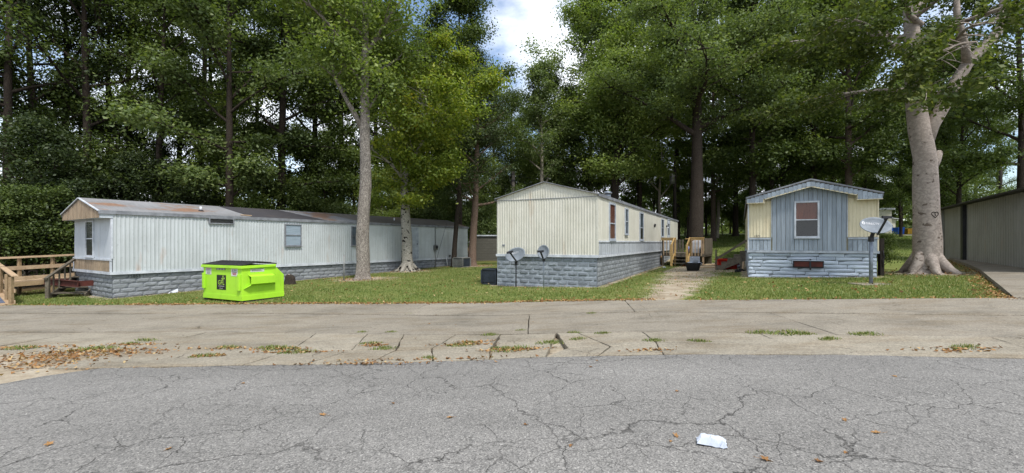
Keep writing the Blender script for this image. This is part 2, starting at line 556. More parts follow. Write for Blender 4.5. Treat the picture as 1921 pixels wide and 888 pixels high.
M['roof_grey'] = roof_mat('roof_grey', lin(150, 151, 154), lin(120, 120, 121), lin(138, 100, 70), .85)
M['roof_brown'] = roof_mat('roof_brown', lin(118, 113, 107), lin(98, 92, 86), lin(118, 98, 78))
M['roof_tar'] = roof_mat('roof_tar', lin(62, 60, 64), lin(48, 46, 50), lin(80, 70, 64), .3)
M['roof_pale'] = roof_mat('roof_pale', lin(196, 188, 166), lin(160, 150, 132), lin(150, 120, 90), .3)
M['roof_dark'] = roof_mat('roof_dark', lin(50, 48, 46), lin(36, 34, 32), lin(60, 50, 42), .3)
M['glass'] = glass_mat()
M['dark'] = pmat('dark_interior', (.012, .013, .015), (.02, .02, .022), 3, .6, bstr=0)
M['curtain_brown'] = pmat('curtain_brown', lin(122, 72, 58), lin(88, 50, 42), 5, .9, stretch=(4, 4, .5), bstr=.2)
M['blind_pale'] = pmat('blind_pale', lin(176, 190, 204), lin(150, 164, 178), 5, .8, stretch=(.4, .4, 6), bstr=.2)
M['blind_blue'] = pmat('blind_blue', lin(96, 108, 122), lin(60, 68, 78), 3, .6, bstr=.1)
M['lime'] = lime_mat()
M['black_plastic'] = pmat('black_plastic', (.022, .023, .025), (.04, .04, .042), 5, .8, fine=50, bstr=.1)
M['sticker_black'] = pmat('sticker_black', (.012, .013, .012), (.016, .016, .016), 5, .4, bstr=0)
M['sticker_white'] = pmat('sticker_white', lin(226, 226, 222), lin(206, 206, 204), 5, .5, bstr=0)
M['sticker_green'] = pmat('sticker_green', lin(186, 226, 90), lin(176, 216, 84), 5, .5, bstr=0)
M['print_grey'] = pmat('print_grey', lin(90, 90, 96), lin(80, 80, 84), 5, .6, bstr=0)
M['print_red'] = pmat('print_red', lin(176, 60, 90), lin(160, 54, 84), 5, .6, bstr=0)
M['print_white'] = pmat('print_white', lin(240, 242, 246), lin(230, 232, 236), 5, .5, bstr=0)
M['dish_grey'] = pmat('dish_grey', lin(146, 154, 162), lin(116, 124, 132), 3, .75, fine=20, bstr=.04)
M['steel'] = pmat('galvanised_steel', lin(150, 160, 172), lin(112, 120, 130), 6, .45, .5, fine=30, bstr=.1)
M['dark_metal'] = pmat('dark_metal', (.035, .037, .042), (.055, .055, .06), 6, .5, .4, bstr=.1)
M['ac_metal'] = pmat('ac_metal', lin(150, 152, 150), lin(112, 112, 110), 3, .5, .3, fine=20)
M['ac_dark'] = pmat('ac_dark', lin(62, 70, 82), lin(40, 46, 54), 3, .5, .3, fine=20)
M['white_plastic'] = pmat('white_plastic', lin(228, 232, 238), lin(206, 210, 216), 4, .5, bstr=.04)
M['paper'] = pmat('paper', lin(226, 234, 246), lin(196, 206, 222), 9, .8, fine=14, bstr=.5, bdist=.01, k=.66)
M['blue_plastic'] = pmat('blue_plastic', lin(24, 92, 196), lin(20, 76, 170), 3, .35, bstr=0)
M['red_plastic'] = pmat('red_plastic', lin(210, 52, 32), lin(180, 40, 26), 3, .4, bstr=.05)
M['yellow_plastic'] = pmat('yellow_plastic', lin(226, 176, 52), lin(206, 150, 40), 3, .5, bstr=.05)
M['cardboard'] = pmat('cardboard', lin(168, 134, 92), lin(140, 108, 72), 3, .9)
M['cloth_dark'] = pmat('cloth_dark', lin(70, 20, 30), lin(40, 16, 22), 6, .95)
M['cloth_grey'] = pmat('cloth_grey', lin(140, 144, 152), lin(100, 104, 112), 6, .95)
M['pole_wood'] = wood_mat('pole_wood', lin(130, 124, 116), lin(86, 80, 74), .2, (6, 6, .8))
M['pole_dark'] = wood_mat('pole_dark', lin(58, 52, 46), lin(34, 30, 28), .2, (6, 6, .8))
M['bark_grey'] = bark_mat('bark_grey', lin(184, 176, 166), lin(84, 76, 70), (1, 1, .35), 9, 1.0)
M['bark_beech'] = bark_mat('bark_beech', lin(172, 162, 153), lin(142, 132, 124), (1, 1, 1.3), 4, .18, lin(96, 86, 78), .82, (.63, .665))
M['bark_scar'] = bark_mat('bark_scar', lin(168, 164, 154), lin(124, 118, 108), (.6, .6, 1.2), 8, .3, lin(34, 30, 28), .95, (.585, .61))
M['bark_brown'] = bark_mat('bark_brown', lin(112, 98, 88), lin(62, 52, 46), (1, 1, .2), 13, .8)
M['bark_dark'] = bark_mat('bark_dark', lin(74, 66, 58), lin(40, 34, 30), (1, 1, .2), 11, .8)
M['bark_cedar'] = bark_mat('bark_cedar', lin(142, 122, 108), lin(86, 70, 60), (1, 1, .12), 16, .6)
M['bark_dead'] = bark_mat('bark_dead', lin(172, 164, 150), lin(120, 112, 100), (1, 1, .2), 9, .4)
G = lambda r, g, b: (r, g, b, 1)
M['leaf_dark'] = leaf_mat('leaf_dark', [(0, G(.036, .056, .015)), (.55, G(.072, .104, .026)), (1, G(.128, .16, .042))], .36)
M['leaf_mid'] = leaf_mat('leaf_mid', [(0, G(.06, .092, .032)), (.55, G(.116, .158, .052)), (1, G(.20, .235, .085))], .42)
M['leaf_bright'] = leaf_mat('leaf_bright', [(0, G(.085, .13, .032)), (.5, G(.165, .22, .054)), (1, G(.28, .325, .095))], .45)
M['leaf_shaded'] = leaf_mat('leaf_shaded', [(0, G(.016, .026, .010)), (.55, G(.034, .052, .017)), (1, G(.07, .09, .028))], .34)  # darker green: shade of the left woods and shrubs painted into the leaves
M['leaf_yellow'] = leaf_mat('leaf_yellow', [(0, G(.085, .13, .022)), (.5, G(.19, .245, .036)), (.93, G(.33, .335, .05)), (1, G(.36, .25, .05))], .45)
M['leaf_cedar'] = leaf_mat('leaf_cedar', [(0, G(.028, .044, .018)), (.6, G(.055, .078, .03)), (1, G(.105, .12, .048))], .25)
M['leaf_olive'] = leaf_mat('leaf_olive', [(0, G(.045, .068, .018)), (.6, G(.095, .125, .032)), (1, G(.185, .2, .055))], .42)
M['grass_blade'] = leaf_mat('grass_blade', [(0, G(.065, .115, .022)), (.45, G(.135, .172, .042)), (.75, G(.225, .22, .078)), (1, G(.36, .31, .16))], .3)
M['litter'] = leaf_mat('litter', [(0, G(.08, .045, .02)), (.4, G(.20, .095, .036)), (.75, G(.32, .18, .075)), (1, G(.42, .32, .17))], .15)

# ------------------------------------------------------------------ ground, pavement, road
def polyline(pts):
    pts = sorted(pts)
    xs = [p[0] for p in pts]; ys = [p[1] for p in pts]
    def fn(x):
        if x <= xs[0]:
            k = (ys[1] - ys[0]) / (xs[1] - xs[0]); return ys[0] + k * (x - xs[0])
        if x >= xs[-1]:
            k = (ys[-1] - ys[-2]) / (xs[-1] - xs[-2]); return ys[-1] + k * (x - xs[-1])
        return float(np.interp(x, xs, ys))
    return fn
EDGE0 = polyline([gp(0, 576), gp(480, 573), gp(960, 570), gp(1400, 566), gp(1860, 563)])       # lawn / concrete
EDGE1 = polyline([gp(0, 590), gp(600, 591), gp(1240, 588), gp(1921, 596)])                     # first long joint
EDGE2 = polyline([gp(0, 625), gp(600, 628), gp(1240, 625), gp(1921, 638)])                     # second long joint
EDGE3 = polyline([(-30, -8), (-9, 2.4), (-5.85, 5.05), (-5.74, 5.5), gp(200, 691), gp(640, 683), gp(1000, 671), gp(1300, 665), gp(1600, 666), gp(1921, 673)])   # concrete / asphalt

ORIG_A, TH_A = (-13.7, 15.5), R(32.6)
ORIG_B, TH_B = (2.95, 15.55), R(26.9)
ORIG_C, TH_C = (12.57, 15.55), R(26.8)
L_A, L_B, L_C, W_H = 19.6, 21.6, 18.0, 3.96

def to_local(x, y, org, th):
    dx, dy = x - org[0], y - org[1]
    return dx * math.cos(th) - dy * math.sin(th), dx * math.sin(th) + dy * math.cos(th)

def in_home(x, y, m=0.0):
    for org, th, L in ((ORIG_A, TH_A, L_A), (ORIG_B, TH_B, L_B), (ORIG_C, TH_C, L_C)):
        u, v = to_local(x, y, org, th)
        if -W_H - m < u < m and -m < v < L + m: return True
    return False

DIRT_PATH = [gp(1240, 566), gp(1262, 545), gp(1285, 525), gp(1300, 512), gp(1330, 503), gp(1375, 505)]
def seg_dist(x, y, a, b):
    ax, ay = a; bx, by = b
    t = max(0, min(1, ((x-ax)*(bx-ax)+(y-ay)*(by-ay)) / max(1e-6, (bx-ax)**2+(by-ay)**2)))
    return math.hypot(x-ax-t*(bx-ax), y-ay-t*(by-ay))
TREE_FEET = [at(680, 21.3), at(765, 26.0), at(887, 29.6), (15.0, 16.4)]
def dirt_at(x, y):
    """how bare the ground is: the track between two homes, the feet of walls and trees"""
    if y < EDGE0(x) + .02: return 1.0
    d = min(seg_dist(x, y, DIRT_PATH[i], DIRT_PATH[i+1]) for i in range(len(DIRT_PATH)-1))
    wdt = .66 + .085 * max(0, y - 12)
    k = max(0.0, .98 - .58 * d / wdt)
    for i, (fx, fy) in enumerate(TREE_FEET):
        k = max(k, .95 - .42 * math.hypot((x - fx) * .8, y - fy))
    if in_home(x, y, .28): k = max(k, .62)
    uC, vC = to_local(x, y, ORIG_C, TH_C)
    if -W_H - 3.6 < uC < -W_H and 3.0 < vC < 11: k = max(k, .75)
    return k

def grid_sheet(name, xs, ys, mat, zoff=0.0):
    nx, ny = len(xs), len(ys)
    V = np.zeros((ny, nx, 3))
    dirt = np.zeros((ny, nx)); wf = np.zeros((ny, nx))
    for j, y in enumerate(ys):
        for i, x in enumerate(xs):
            low = .06 if (y < EDGE0(x) - .12 and (x > -5.6 or y > 7.4)) else 0
            V[j, i] = (x, y, gz(x, y) + zoff - low)
            if -24 < x < 22 and 4 < y < 34: dirt[j, i] = dirt_at(x, y)
            elif y <= 4: dirt[j, i] = 1
            back = sst(-.5, 2.0, -to_local(x, y, ORIG_A, TH_A)[0] - W_H - .6)
            far = sst(33, 38, y) * (1 - sst(10, 14, x))
            wf[j, i] = max(back if x < 2 else 0, far)
    idx = np.arange(nx * ny).reshape(ny, nx)
    F = np.stack([idx[:-1, :-1], idx[:-1, 1:], idx[1:, 1:], idx[1:, :-1]], -1).reshape(-1, 4)
    me = bpy.data.meshes.new(name)
    me.from_pydata(V.reshape(-1, 3).tolist(), [], F.tolist())
    for nm, arr in (('dirt', dirt), ('wood_floor', wf)):
        a = me.attributes.new(nm, 'FLOAT', 'POINT'); a.data.foreach_set('value', arr.reshape(-1).astype(np.float32))
    me.polygons.foreach_set('use_smooth', [True] * len(me.polygons))
    me.update()
    return link(name, me, mat)

xs = np.concatenate([np.array([-400, -200, -110, -70, -48, -36, -30]), np.arange(-26, 22.01, .24), np.array([26, 32, 40, 52, 75, 120, 220, 400])])
ys = np.concatenate([np.array([-60, -30, -12, -4, 0, 2]), np.arange(3.5, 34.01, .24), np.array([36, 38, 41, 45, 50, 56, 63, 72, 90, 130, 220, 420])])
tag(grid_sheet('ground', xs, ys, M['ground']), kind='structure')

# road: one sheet with a worn edge against the concrete
rng = random.Random(5)
rx = np.concatenate([np.array([-120, -60, -30, -18]), np.arange(-13, 13.01, .12), np.array([18, 30, 60, 120])])
cols = []
for x in rx:
    e = EDGE3(max(-30, min(9, x)))
    e += .03 * math.sin(x * 3.1) + .02 * math.sin(x * 11.3) + rng.uniform(-.012, .012)
    rows = [e, e - .05, e - .4, e - 1.0, e - 1.8, e - 2.8, e - 4.5, e - 8, e - 15, -40]
    cols.append([(x, yy, gz(x, yy) + (.012 if k else -.01)) for k, yy in enumerate(rows)])
nr = len(cols[0])
v = [p for c in cols for p in c]
f = [(i*nr+j, (i+1)*nr+j, (i+1)*nr+j+1, i*nr+j+1) for i in range(len(cols)-1) for j in range(nr-1)]
o = MB().add(v, f, True).build('road', M['asphalt'])
tag(o, kind='structure')

# pavement of concrete slabs, each slab its own piece with open joints between
pav = tag(empty('pavement'), kind='structure')
def slab(corners, mat, lift, rng, sub=.35, jag=.012, thick=.07, tilt=.004):
    """corners: (x, y) ring; edges get subdivided and made a little ragged"""
    ring = []
    n = len(corners)
    for i in range(n):
        a, b = corners[i], corners[(i+1) % n]
        d = math.hypot(b[0]-a[0], b[1]-a[1]); k = max(1, int(d / sub))
        for t in range(k):
            q = t / k
            jx = rng.uniform(-jag, jag) if t else 0; jy = rng.uniform(-jag, jag) if t else 0
            ring.append((a[0]+(b[0]-a[0])*q+jx, a[1]+(b[1]-a[1])*q+jy))
    cx = sum(p[0] for p in ring)/len(ring); cy = sum(p[1] for p in ring)/len(ring)
    tx, ty = rng.uniform(-tilt, tilt), rng.uniform(-tilt, tilt)
    top = [(x, y, gz(x, y) + lift + (x-cx)*tx + (y-cy)*ty) for x, y in ring]
    inner = [(cx+(x-cx)*(1-.012/max(.2, math.hypot(x-cx, y-cy))), cy+(y-cy)*(1-.012/max(.2, math.hypot(x-cx, y-cy))), z+.006) for x, y, z in top]
    bot = [(x, y, z - thick) for x, y, z in top]
    m = len(ring)
    cz = gz(cx, cy) + lift + .006
    fs = [(i, (i+1) % m, (i+1) % m + m, i + m) for i in range(m)]
    fs += [(i + 2*m, (i+1) % m + 2*m, (i+1) % m, i) for i in range(m)]
    b = MB().add(inner + top + bot, [(j, i, k2, l) for i, j, l, k2 in []])
    b = MB()
    b.add(inner + top + bot, [])
    for i in range(m):
        j = (i+1) % m
        b.f.append((i, j, j+m, i+m)); b.sm.append(False)
        b.f.append((i+m, j+m, j+2*m, i+2*m)); b.sm.append(False)
    b.f.append(tuple(range(m))); b.sm.append(False)
    b.build('concrete_slab', mat, pav)

def strip(e_lo, e_hi, joints, mat, lift, gap, rng, skew=0.0, jag=.01):
    for a, b in zip(joints[:-1], joints[1:]):
        a0, a1 = a + gap, a + gap + skew
        b0, b1 = b - gap, b - gap + skew
        nseg = max(2, int((b - a) / 1.2))
        lo = [(a0+(b0-a0)*t/nseg, e_lo(a0+(b0-a0)*t/nseg) + gap) for t in range(nseg+1)]
        hi = [(a1+(b1-a1)*t/nseg, e_hi(a1+(b1-a1)*t/nseg) - gap) for t in range(nseg+1)]
        slab(lo + hi[::-1], mat, lift, rng, jag=jag)
rng = random.Random(3)
strip(EDGE1, EDGE0, [-40, -30, -24, -19.6, -15.1, -11.0, -6.9, -2.55, 2.6, 6.5, 11.0, 16, 24, 40], M['concrete'], .035, .008, rng, .25)
strip(EDGE2, EDGE1, [-40, -30, -22, -17.0, -12.6, -8.4, -4.3, .28, 5.0, 9.4, 14, 20, 40], M['concrete'], .022, .009, rng, .1)
# broken strip along the asphalt: irregular pieces
cxs = [-30, -20, -14, -11.5, -9.9]
x = -8.6
while x < 9.5:
    cxs.append(x); x += rng.choice([.5, .7, .9, 1.2, 1.6, 2.1]) * (1.0 if -4 < x < 3.5 else 1.7)
cxs += [11.5, 15, 24, 40]
rowv = [0.0, .40, 1.0]
nodes = []
for i, x in enumerate(cxs):
    colm = []
    for j, vv in enumerate(rowv):
        xx = x + rng.uniform(-.22, .22) * (1 if -9 < x < 10 else 0)
        vj = vv + (rng.uniform(-.13, .13) if j == 1 else 0)
        lo, hi = (EDGE3(xx) if xx > -5.3 else 5.95) - .06, EDGE2(xx)
        colm.append((xx, lo + (hi - lo) * vj))
    nodes.append(colm)
for i in range(len(cxs) - 1):
    merged = rng.random() < .28
    for (j0, j1) in ([(0, 2)] if merged else [(0, 1), (1, 2)]):
        q = [nodes[i][j0], nodes[i+1][j0], nodes[i+1][j1], nodes[i][j1]]
        mx = sum(p[0] for p in q)/4; my = sum(p[1] for p in q)/4
        g = .011
        q = [(p[0] + (mx-p[0]) * g / max(.25, abs(mx-p[0])), p[1] + (my-p[1]) * g / max(.25, abs(my-p[1]))) for p in q]
        if mx < -6.4 and my < 6.9: continue                      # washed out: only earth and leaves there
        slab(q, M['concrete_old'], .016, rng, sub=.18, jag=.014, tilt=.008)

# raised walk beside the long shed
SH0 = Vector((24.3, 26.0)); SHD = (Vector((17.9, 16.0)) - SH0).normalized()     # foot of the shed wall, coming forward
walk_l = [gp(1772, 484), gp(1790, 492), gp(1812, 500), gp(1838, 512), gp(1858, 530), gp(1880, 549), (EDGE0(11.0)*0 + gp(1904, 563)[0], gp(1904, 563)[1])]
walk_r = [(p[0] + 1.6 + .55 * i, p[1] - .25 * i) for i, p in enumerate(walk_l)]
walk_l.append((walk_l[-1][0] + .35, EDGE0(walk_l[-1][0]) - .02)); walk_r.append((walk_r[-1][0] + 2.2, EDGE0(walk_r[-1][0] + 2.2) - .02))
wb = MB(); vv = []
for i, (a, b) in enumerate(zip(walk_l, walk_r)):
    h = .13 if i < 6 else .05
    h = .045 if i == len(walk_l) - 1 else h
    za, zb = gz(*a) + h, gz(*b) + h
    vv += [(a[0], a[1], za - .25), (a[0], a[1], za), (b[0], b[1], zb), (b[0] + 6, b[1] - 2.0, gz(b[0]+6, b[1]-2) + h)]
fs = [(i*4+j, (i+1)*4+j, (i+1)*4+j+1, i*4+j+1) for i in range(len(walk_l)-1) for j in range(3)]
tag(wb.add(vv, fs).build('walkway', M['concrete']), kind='structure')

# ------------------------------------------------------------------ mobile homes
def unit_plank():
    b = MB().box((-.5, -.5, -.5), (.5, .5, .5))
    me = b.mesh('plank'); return me
PLANK = {}
def plank_mesh(mat):
    if mat.name not in PLANK:
        me = unit_plank(); me.materials.append(mat); PLANK[mat.name] = me
    return PLANK[mat.name]

def block_variant(seed):
    rg = random.Random(seed)
    nx, nz = 5, 4
    V = []
    for j in range(nz):
        for i in range(nx):
            x = -.5 + i / (nx - 1); z = -.5 + j / (nz - 1)
            edge = i in (0, nx-1) or j in (0, nz-1)
            if not edge: x *= 1.28; z *= 1.2
            V.append((x, 0.0 if edge else -rg.uniform(.45, 1.0), z))
    F = [(j*nx+i, j*nx+i+1, (j+1)*nx+i+1, (j+1)*nx+i) for j in range(nz-1) for i in range(nx-1)]
    return MB().add(V, F, False).mesh('skirting_block')
BLK = {}
def block_mesh(mat, k):
    key = (mat.name, k)
    if key not in BLK:
        me = block_variant(k + 3); me.materials.append(mat); BLK[key] = me
    return BLK[key]

class Wall:
    """a wall frame: u runs along the wall, positive 'off' leaves the wall, z is height"""
    def __init__(self, root, side):
        self.root = root; self.side = side
        self.rot = R(90) if side else 0.0
    def P(self, u, off, z): return (off, u, z) if self.side else (u, -off, z)
    def world(self, u):
        x, y = (0, u) if self.side else (u, 0)
        a = self.root.rotation_euler.z
        return (self.root.location.x + x*math.cos(a) - y*math.sin(a), self.root.location.y + x*math.sin(a) + y*math.cos(a))
    def box(self, name, mat, u0, u1, o0, o1, z0, z1, parent=None, bevel=0.0):
        b = MB().box((u0, -o1, z0), (u1, -o0, z1))
        return b.build(name, mat, parent or self.root, rot=(0, 0, self.rot) if (parent or self.root) is self.root else None, bevel=bevel)
    def ribbed(self, mat, u0, u1, z0, z1, pitch=.2, depth=.018, panel=1.2, name='siding_panel'):
        """ribbed metal sheets hung side by side, every sheet its own piece"""
        n = max(1, round((u1 - u0) / panel))
        ztop = z1 if callable(z1) else (lambda u: z1)
        rg = random.Random(int(abs(u0 * 13 + u1 * 7) * 10))
        for k in range(n):
            a = u0 + (u1 - u0) * k / n + .001; b = u0 + (u1 - u0) * (k + 1) / n - .001
            m = max(1, round((b - a) / pitch))
            pts = []
            for i in range(m):
                q = a + (b - a) * i / m; w = (b - a) / m
                pts += [(q, 0), (q + .32*w, 0), (q + .48*w, depth), (q + .72*w, depth), (q + .88*w, 0)]
            pts.append((b, 0))
            lap = .002 + rg.uniform(0, .004)
            V = []
            nz = 5
            ph = rg.uniform(0, 6)
            for j in range(nz):
                for (u, o) in pts:
                    t = j / (nz - 1)
                    V.append((u, -(o + lap + .004 * math.sin(ph + 2.1 * t * 3 + u * 2.3)), z0 + (ztop(u) - z0) * t))
            w_ = len(pts)
            F = [(j*w_+i, j*w_+i+1, (j+1)*w_+i+1, (j+1)*w_+i) for j in range(nz-1) for i in range(w_-1)]
            MB().add(V, F, False).build(name, mat, self.root, rot=(0, 0, self.rot), recalc=False)
    def planks(self, mat, u0, u1, z0, z1, w=.15, off=.0, thick=.018, name='plank', zb=None, seed=0):
        rg = random.Random(seed + int(u0 * 100))
        n = max(1, round((u1 - u0) / w))
        me = plank_mesh(mat)
        zt = z1 if callable(z1) else (lambda u: z1)
        for k in range(n):
            ww = (u1 - u0) / n
            uc = u0 + ww * (k + .5)
            t = min(zt(uc - ww/2), zt(uc + ww/2)) if callable(z1) else z1
            d = thick + rg.uniform(0, .010)
            link(name, me, None, self.root, self.P(uc, off + d/2, (z0 + t)/2), (0, 0, self.rot), (ww - .010 - rg.uniform(0, .004), d, t - z0))
    def skirt(self, u0, u1, z1, mat, mortar, bw=.41, bh=.165, depth=.025, rows=7, ulim=1e9, vary=0.0, seed=1, rest=True, gap=.014):
        rg = random.Random(seed)
        zmin = min(gz(*self.world(u0)), gz(*self.world(u1)), gz(*self.world((u0+u1)/2))) - .15
        back = MB().box((u0, .03, zmin), (u1, .06, z1))
        sk = back.build('skirting', mortar, self.root, rot=(0, 0, self.rot))
        left = MB()
        for r in range(rows):
            zt = z1 - r * bh
            u = u0 - (bw * .5 if r % 2 else 0) - (rg.uniform(0, bw) if vary else 0)
            while u < u1:
                w_ = bw * (1 + rg.uniform(-vary, vary))
                a, b = max(u0, u), min(u1, u + w_)
                u += w_
                if b - a < .05: continue
                uc = (a + b) / 2
                gl = gz(*self.world(uc))
                if zt < gl - .02: continue
                zz0 = max(zt - bh, zmin)
                if zt - zz0 < .04: continue
                dd = depth * rg.uniform(.7, 1.25)
                loc = (uc, .03, (zt + zz0) / 2)
                scl = (b - a - gap, dd, zt - zz0 - gap)
                if uc < ulim:
                    # sub-part of the skirting sheet, in the sheet's own frame
                    link('skirting_block', block_mesh(mat, rg.randrange(4)), None, sk, loc, (rg.uniform(-.01, .01), rg.uniform(-.006, .006), 0), scl)
                elif rest:
                    me = block_mesh(mat, rg.randrange(4))
                    left.add([(loc[0]+q.co.x*scl[0], loc[1]+q.co.y*scl[1], loc[2]+q.co.z*scl[2]) for q in me.vertices], [tuple(p.vertices) for p in me.polygons])
        if left.v:
            o = left.build('skirting_blocks', mat, sk); o['kind'] = 'stuff'
        return sk
    def window(self, u0, u1, z0, z1, frame, fw=.05, rail=.5, upper='dark', lower='dark', off=.03, name='window', sill=True, bars=()):
        b = MB()
        o0, o1 = -off - .02, .0
        yo = -off
        def bx(a, c, d, e, y0=yo - .022, y1=.02): b.box((a, y0, d), (c, y1, e))
        bx(u0, u0+fw, z0, z1); bx(u1-fw, u1, z0, z1)
        bx(u0+fw+.0005, u1-fw-.0005, z1-fw, z1, yo-.021); bx(u0+fw+.0005, u1-fw-.0005, z0, z0+fw, yo-.021)
        zm = z0 + (z1 - z0) * rail
        if 0 < rail < 1: bx(u0+fw+.0005, u1-fw-.0005, zm-.018, zm+.018, yo-.018)
        for q in bars: bx(u0+(u1-u0)*q-.012, u0+(u1-u0)*q+.012, z0+fw+.001, z1-fw-.001, yo-.012)
        fr = b.build(name, frame, self.root, rot=(0, 0, self.rot))
        if 0 < rail < 1: segs = [(zm + .018, z1 - fw, upper), (z0 + fw, zm - .018, lower)]
        else: segs = [(z0 + fw, z1 - fw, upper)]
        for a, c, mt in segs:
            MB().box((u0+fw, yo+.012, a), (u1-fw, yo+.016, c)).build('blind', M[mt], fr)
            MB().add([(u0+fw, yo-.004, a), (u1-fw, yo-.004, a), (u1-fw, yo-.004, c), (u0+fw, yo-.004, c)], [(0, 1, 2, 3)]).build('pane', M['glass'], fr, recalc=False)
        if sill: MB().box((u0-.02, yo-.05, z0-.03), (u1+.02, yo+.01, z0-.001)).build('sill', frame, fr)
        return fr

def text_part(body, size, mat, parent, M4, name='lettering', extrude=.001, fit=None):
    cu = bpy.data.curves.new('text', 'FONT')
    cu.body = body; cu.size = size; cu.extrude = extrude; cu.align_x = 'CENTER'; cu.align_y = 'CENTER'
    cu.resolution_u = 3
    t = bpy.data.objects.new('text', cu); COL.objects.link(t)
    dg = bpy.context.evaluated_depsgraph_get()
    me = bpy.data.meshes.new_from_object(t.evaluated_get(dg))
    bpy.data.objects.remove(t); bpy.data.curves.remove(cu)
    me.transform(M4)
    if fit:
        for q in me.vertices: q.co = fit(q.co)
    me.materials.clear()
    return link(name, me, mat, parent)
# text frame standing on a wall that faces local -y
def wall_text(u, off, z): return Matrix.Translation((u, -off, z)) @ Matrix.Rotation(R(90), 4, 'X')

def roof(root, L, ze, rise, ov_front, ov_side, mat, trim, thick=.05, y_end=.1, name='roof'):
    xm = -W_H / 2
    b = MB()
    k = rise / (W_H / 2)
    y0, y1 = -ov_front, L + y_end
    prof = [(-W_H - ov_side, ze - k*ov_side), (xm, ze + rise), (ov_side, ze - k*ov_side), (ov_side, ze - k*ov_side + thick), (xm, ze + rise + thick), (-W_H - ov_side, ze - k*ov_side + thick)]
    rf = b.prism(prof, y0, y1, 'y').build(name, mat, root)
    t = MB()
    t.box((ov_side + .001, y0, ze - k*ov_side - .06), (ov_side + .016, y1, ze - k*ov_side + thick + .012))
    t.box((-W_H - ov_side - .016, y0, ze - k*ov_side - .06), (-W_H - ov_side - .001, y1, ze - k*ov_side + thick + .012))
    t.build('eave_trim', trim, rf)
    return rf, (lambda x: ze + rise + thick - abs(x - xm) * k)

def core(root, L, zf, ze, rise, mat, lo=.0):
    b = MB()
    xm = -W_H / 2
    poly = [(-W_H + .03, zf), (-.03, zf), (-.03, ze - .01), (xm, ze + rise - .02), (-W_H + .03, ze - .01)]
    b.prism(poly, .05, L - .03, 'y')
    return b.build('wall', mat, root)

def skirt_back(root, L, zf, mat):
    b = MB()
    b.box((-W_H + .0, .2, -1.0), (-W_H + .03, L, zf)).box((-W_H + .031, L - .03, -1.0), (-.07, L, zf))
    return b.build('rear_skirting', mat, root)

# ---- A: long white home on the left
zf, ze, rise = .40, 2.54, .52
A = tag(empty('mobile_home', (*ORIG_A, 0), -TH_A), 'long white ribbed mobile home with rusty grey roof behind the lime dumpster', 'mobile home')
core(A, L_A, zf - .05, ze, rise, M['white_flat'])
skirt_back(A, L_A, zf, M['skirt_grey'])
s = Wall(A, True); f = Wall(A, False)
s.ribbed(M['white_siding'], 0.03, L_A, zf + .08, ze - .02, .118, .016)
f.ribbed(M['white_flat'], -W_H + .04, -.04, .93, 2.33, .4, .006, 1.95, 'siding_panel')
f.planks(M['plank_tan'], -W_H + .10, -.10, .49, .86, .13, 0)
f.box('belt_rail', M['trim_white'], -W_H, .02, -.01, .045, .87, .935)
f.box('corner_trim', M['trim_white'], -.085, -.0, -.01, .034, .485, .868)
f.box('corner_trim', M['trim_white'], -W_H, -W_H + .085, -.01, .034, .485, .868)
f.box('corner_trim', M['trim_white'], -.04, .035, -.03, .03, .937, 2.31)
f.box('base_trim', M['trim_white'], -W_H - .03, .045, -.01, .05, zf - .01, zf + .08)
s.box('base_trim', M['trim_white'], .0, L_A, .0, .05, zf - .012, zf + .078)
f.window(-2.53, -1.67, .97, 2.30, M['trim_white'], .06, .5, 'dark', 'dark')
f.skirt(-W_H, -.035, zf - .012, M['skirt_grey'], M['mortar_dark'], .41, .16, .022, 6, seed=4)
s.skirt(0.03, L_A, zf - .014, M['skirt_grey'], M['mortar_dark'], .43, .16, .022, 6, ulim=17.0, seed=5)
rf, rz_ = roof(A, L_A, ze, rise, .36, .05, M['roof_grey'], M['trim_grey'])
# front overhang: boxed gable with upright boards
xm = -W_H/2
fasc = MB().prism([(-W_H - .02, 2.33), (.02, 2.33), (.02, ze + .01), (xm, ze + rise - .005), (-W_H - .02, ze + .01)], -.32, .035, 'y').build('gable_box', M['white_flat'], A)
g2 = Wall(A, False)
zt = lambda u: ze + rise + .0 - abs(u - xm) * rise / (W_H/2) - .01
nW = 26
for k in range(nW):
    w_ = W_H / nW; uc = -W_H + w_*(k+.5)
    t = min(zt(uc - w_/2), zt(uc + w_/2)); d = .018 + (k * 7 % 5) * .002
    link('gable_board', plank_mesh(M['plank_tan']), None, A, (uc, -.32 - d/2 - .002, (2.335 + t)/2), None, (w_ - .008, d, t - 2.335))
bt = MB()
bt.bar((-W_H - .07, -.357, ze + .02), (xm, -.357, ze + rise + .035), .03, .06, (0, -1, 0)).bar((xm, -.357, ze + rise + .035), (.07, -.357, ze + .02), .03, .06, (0, -1, 0))
bt.build('barge_board', M['trim_white'], A)
# roof repairs, vents
for (ya, yb, sk_) in ((4.6, 7.2, 1.2),):
    q = MB()
    for (y0, x0) in ((ya - sk_*.3, xm + .02), (yb - sk_*.2, xm + .02), (yb + sk_, .045), (ya + .1, .045)):
        q.v.append((x0, y0, rz_(x0) + .006))
    q.f.append((0, 1, 2, 3)); q.sm.append(False)
    o = q.build('tar_patch', M['roof_tar'], rf)
q = MB()
for (y0, x0) in ((9.2, xm + .02), (19.5, xm + .02), (19.5, .045), (10.6, .045)): q.v.append((x0, y0, rz_(x0) + .005))
q.f.append((0, 1, 2, 3)); q.sm.append(False)
q.build('tar_patch', M['roof_brown'], rf)
vz = rz_(-.75)
MB().tube([(-.75, 3.05, vz - .02), (-.75, 3.05, vz + .17)], .045, 12).build('vent_pipe', M['white_plastic'], rf)
MB().tube([(-.75, 3.05, vz - .02), (-.75, 3.05, vz + .05)], [.12, .05], 12).build('pipe_flashing', M['roof_tar'], rf)
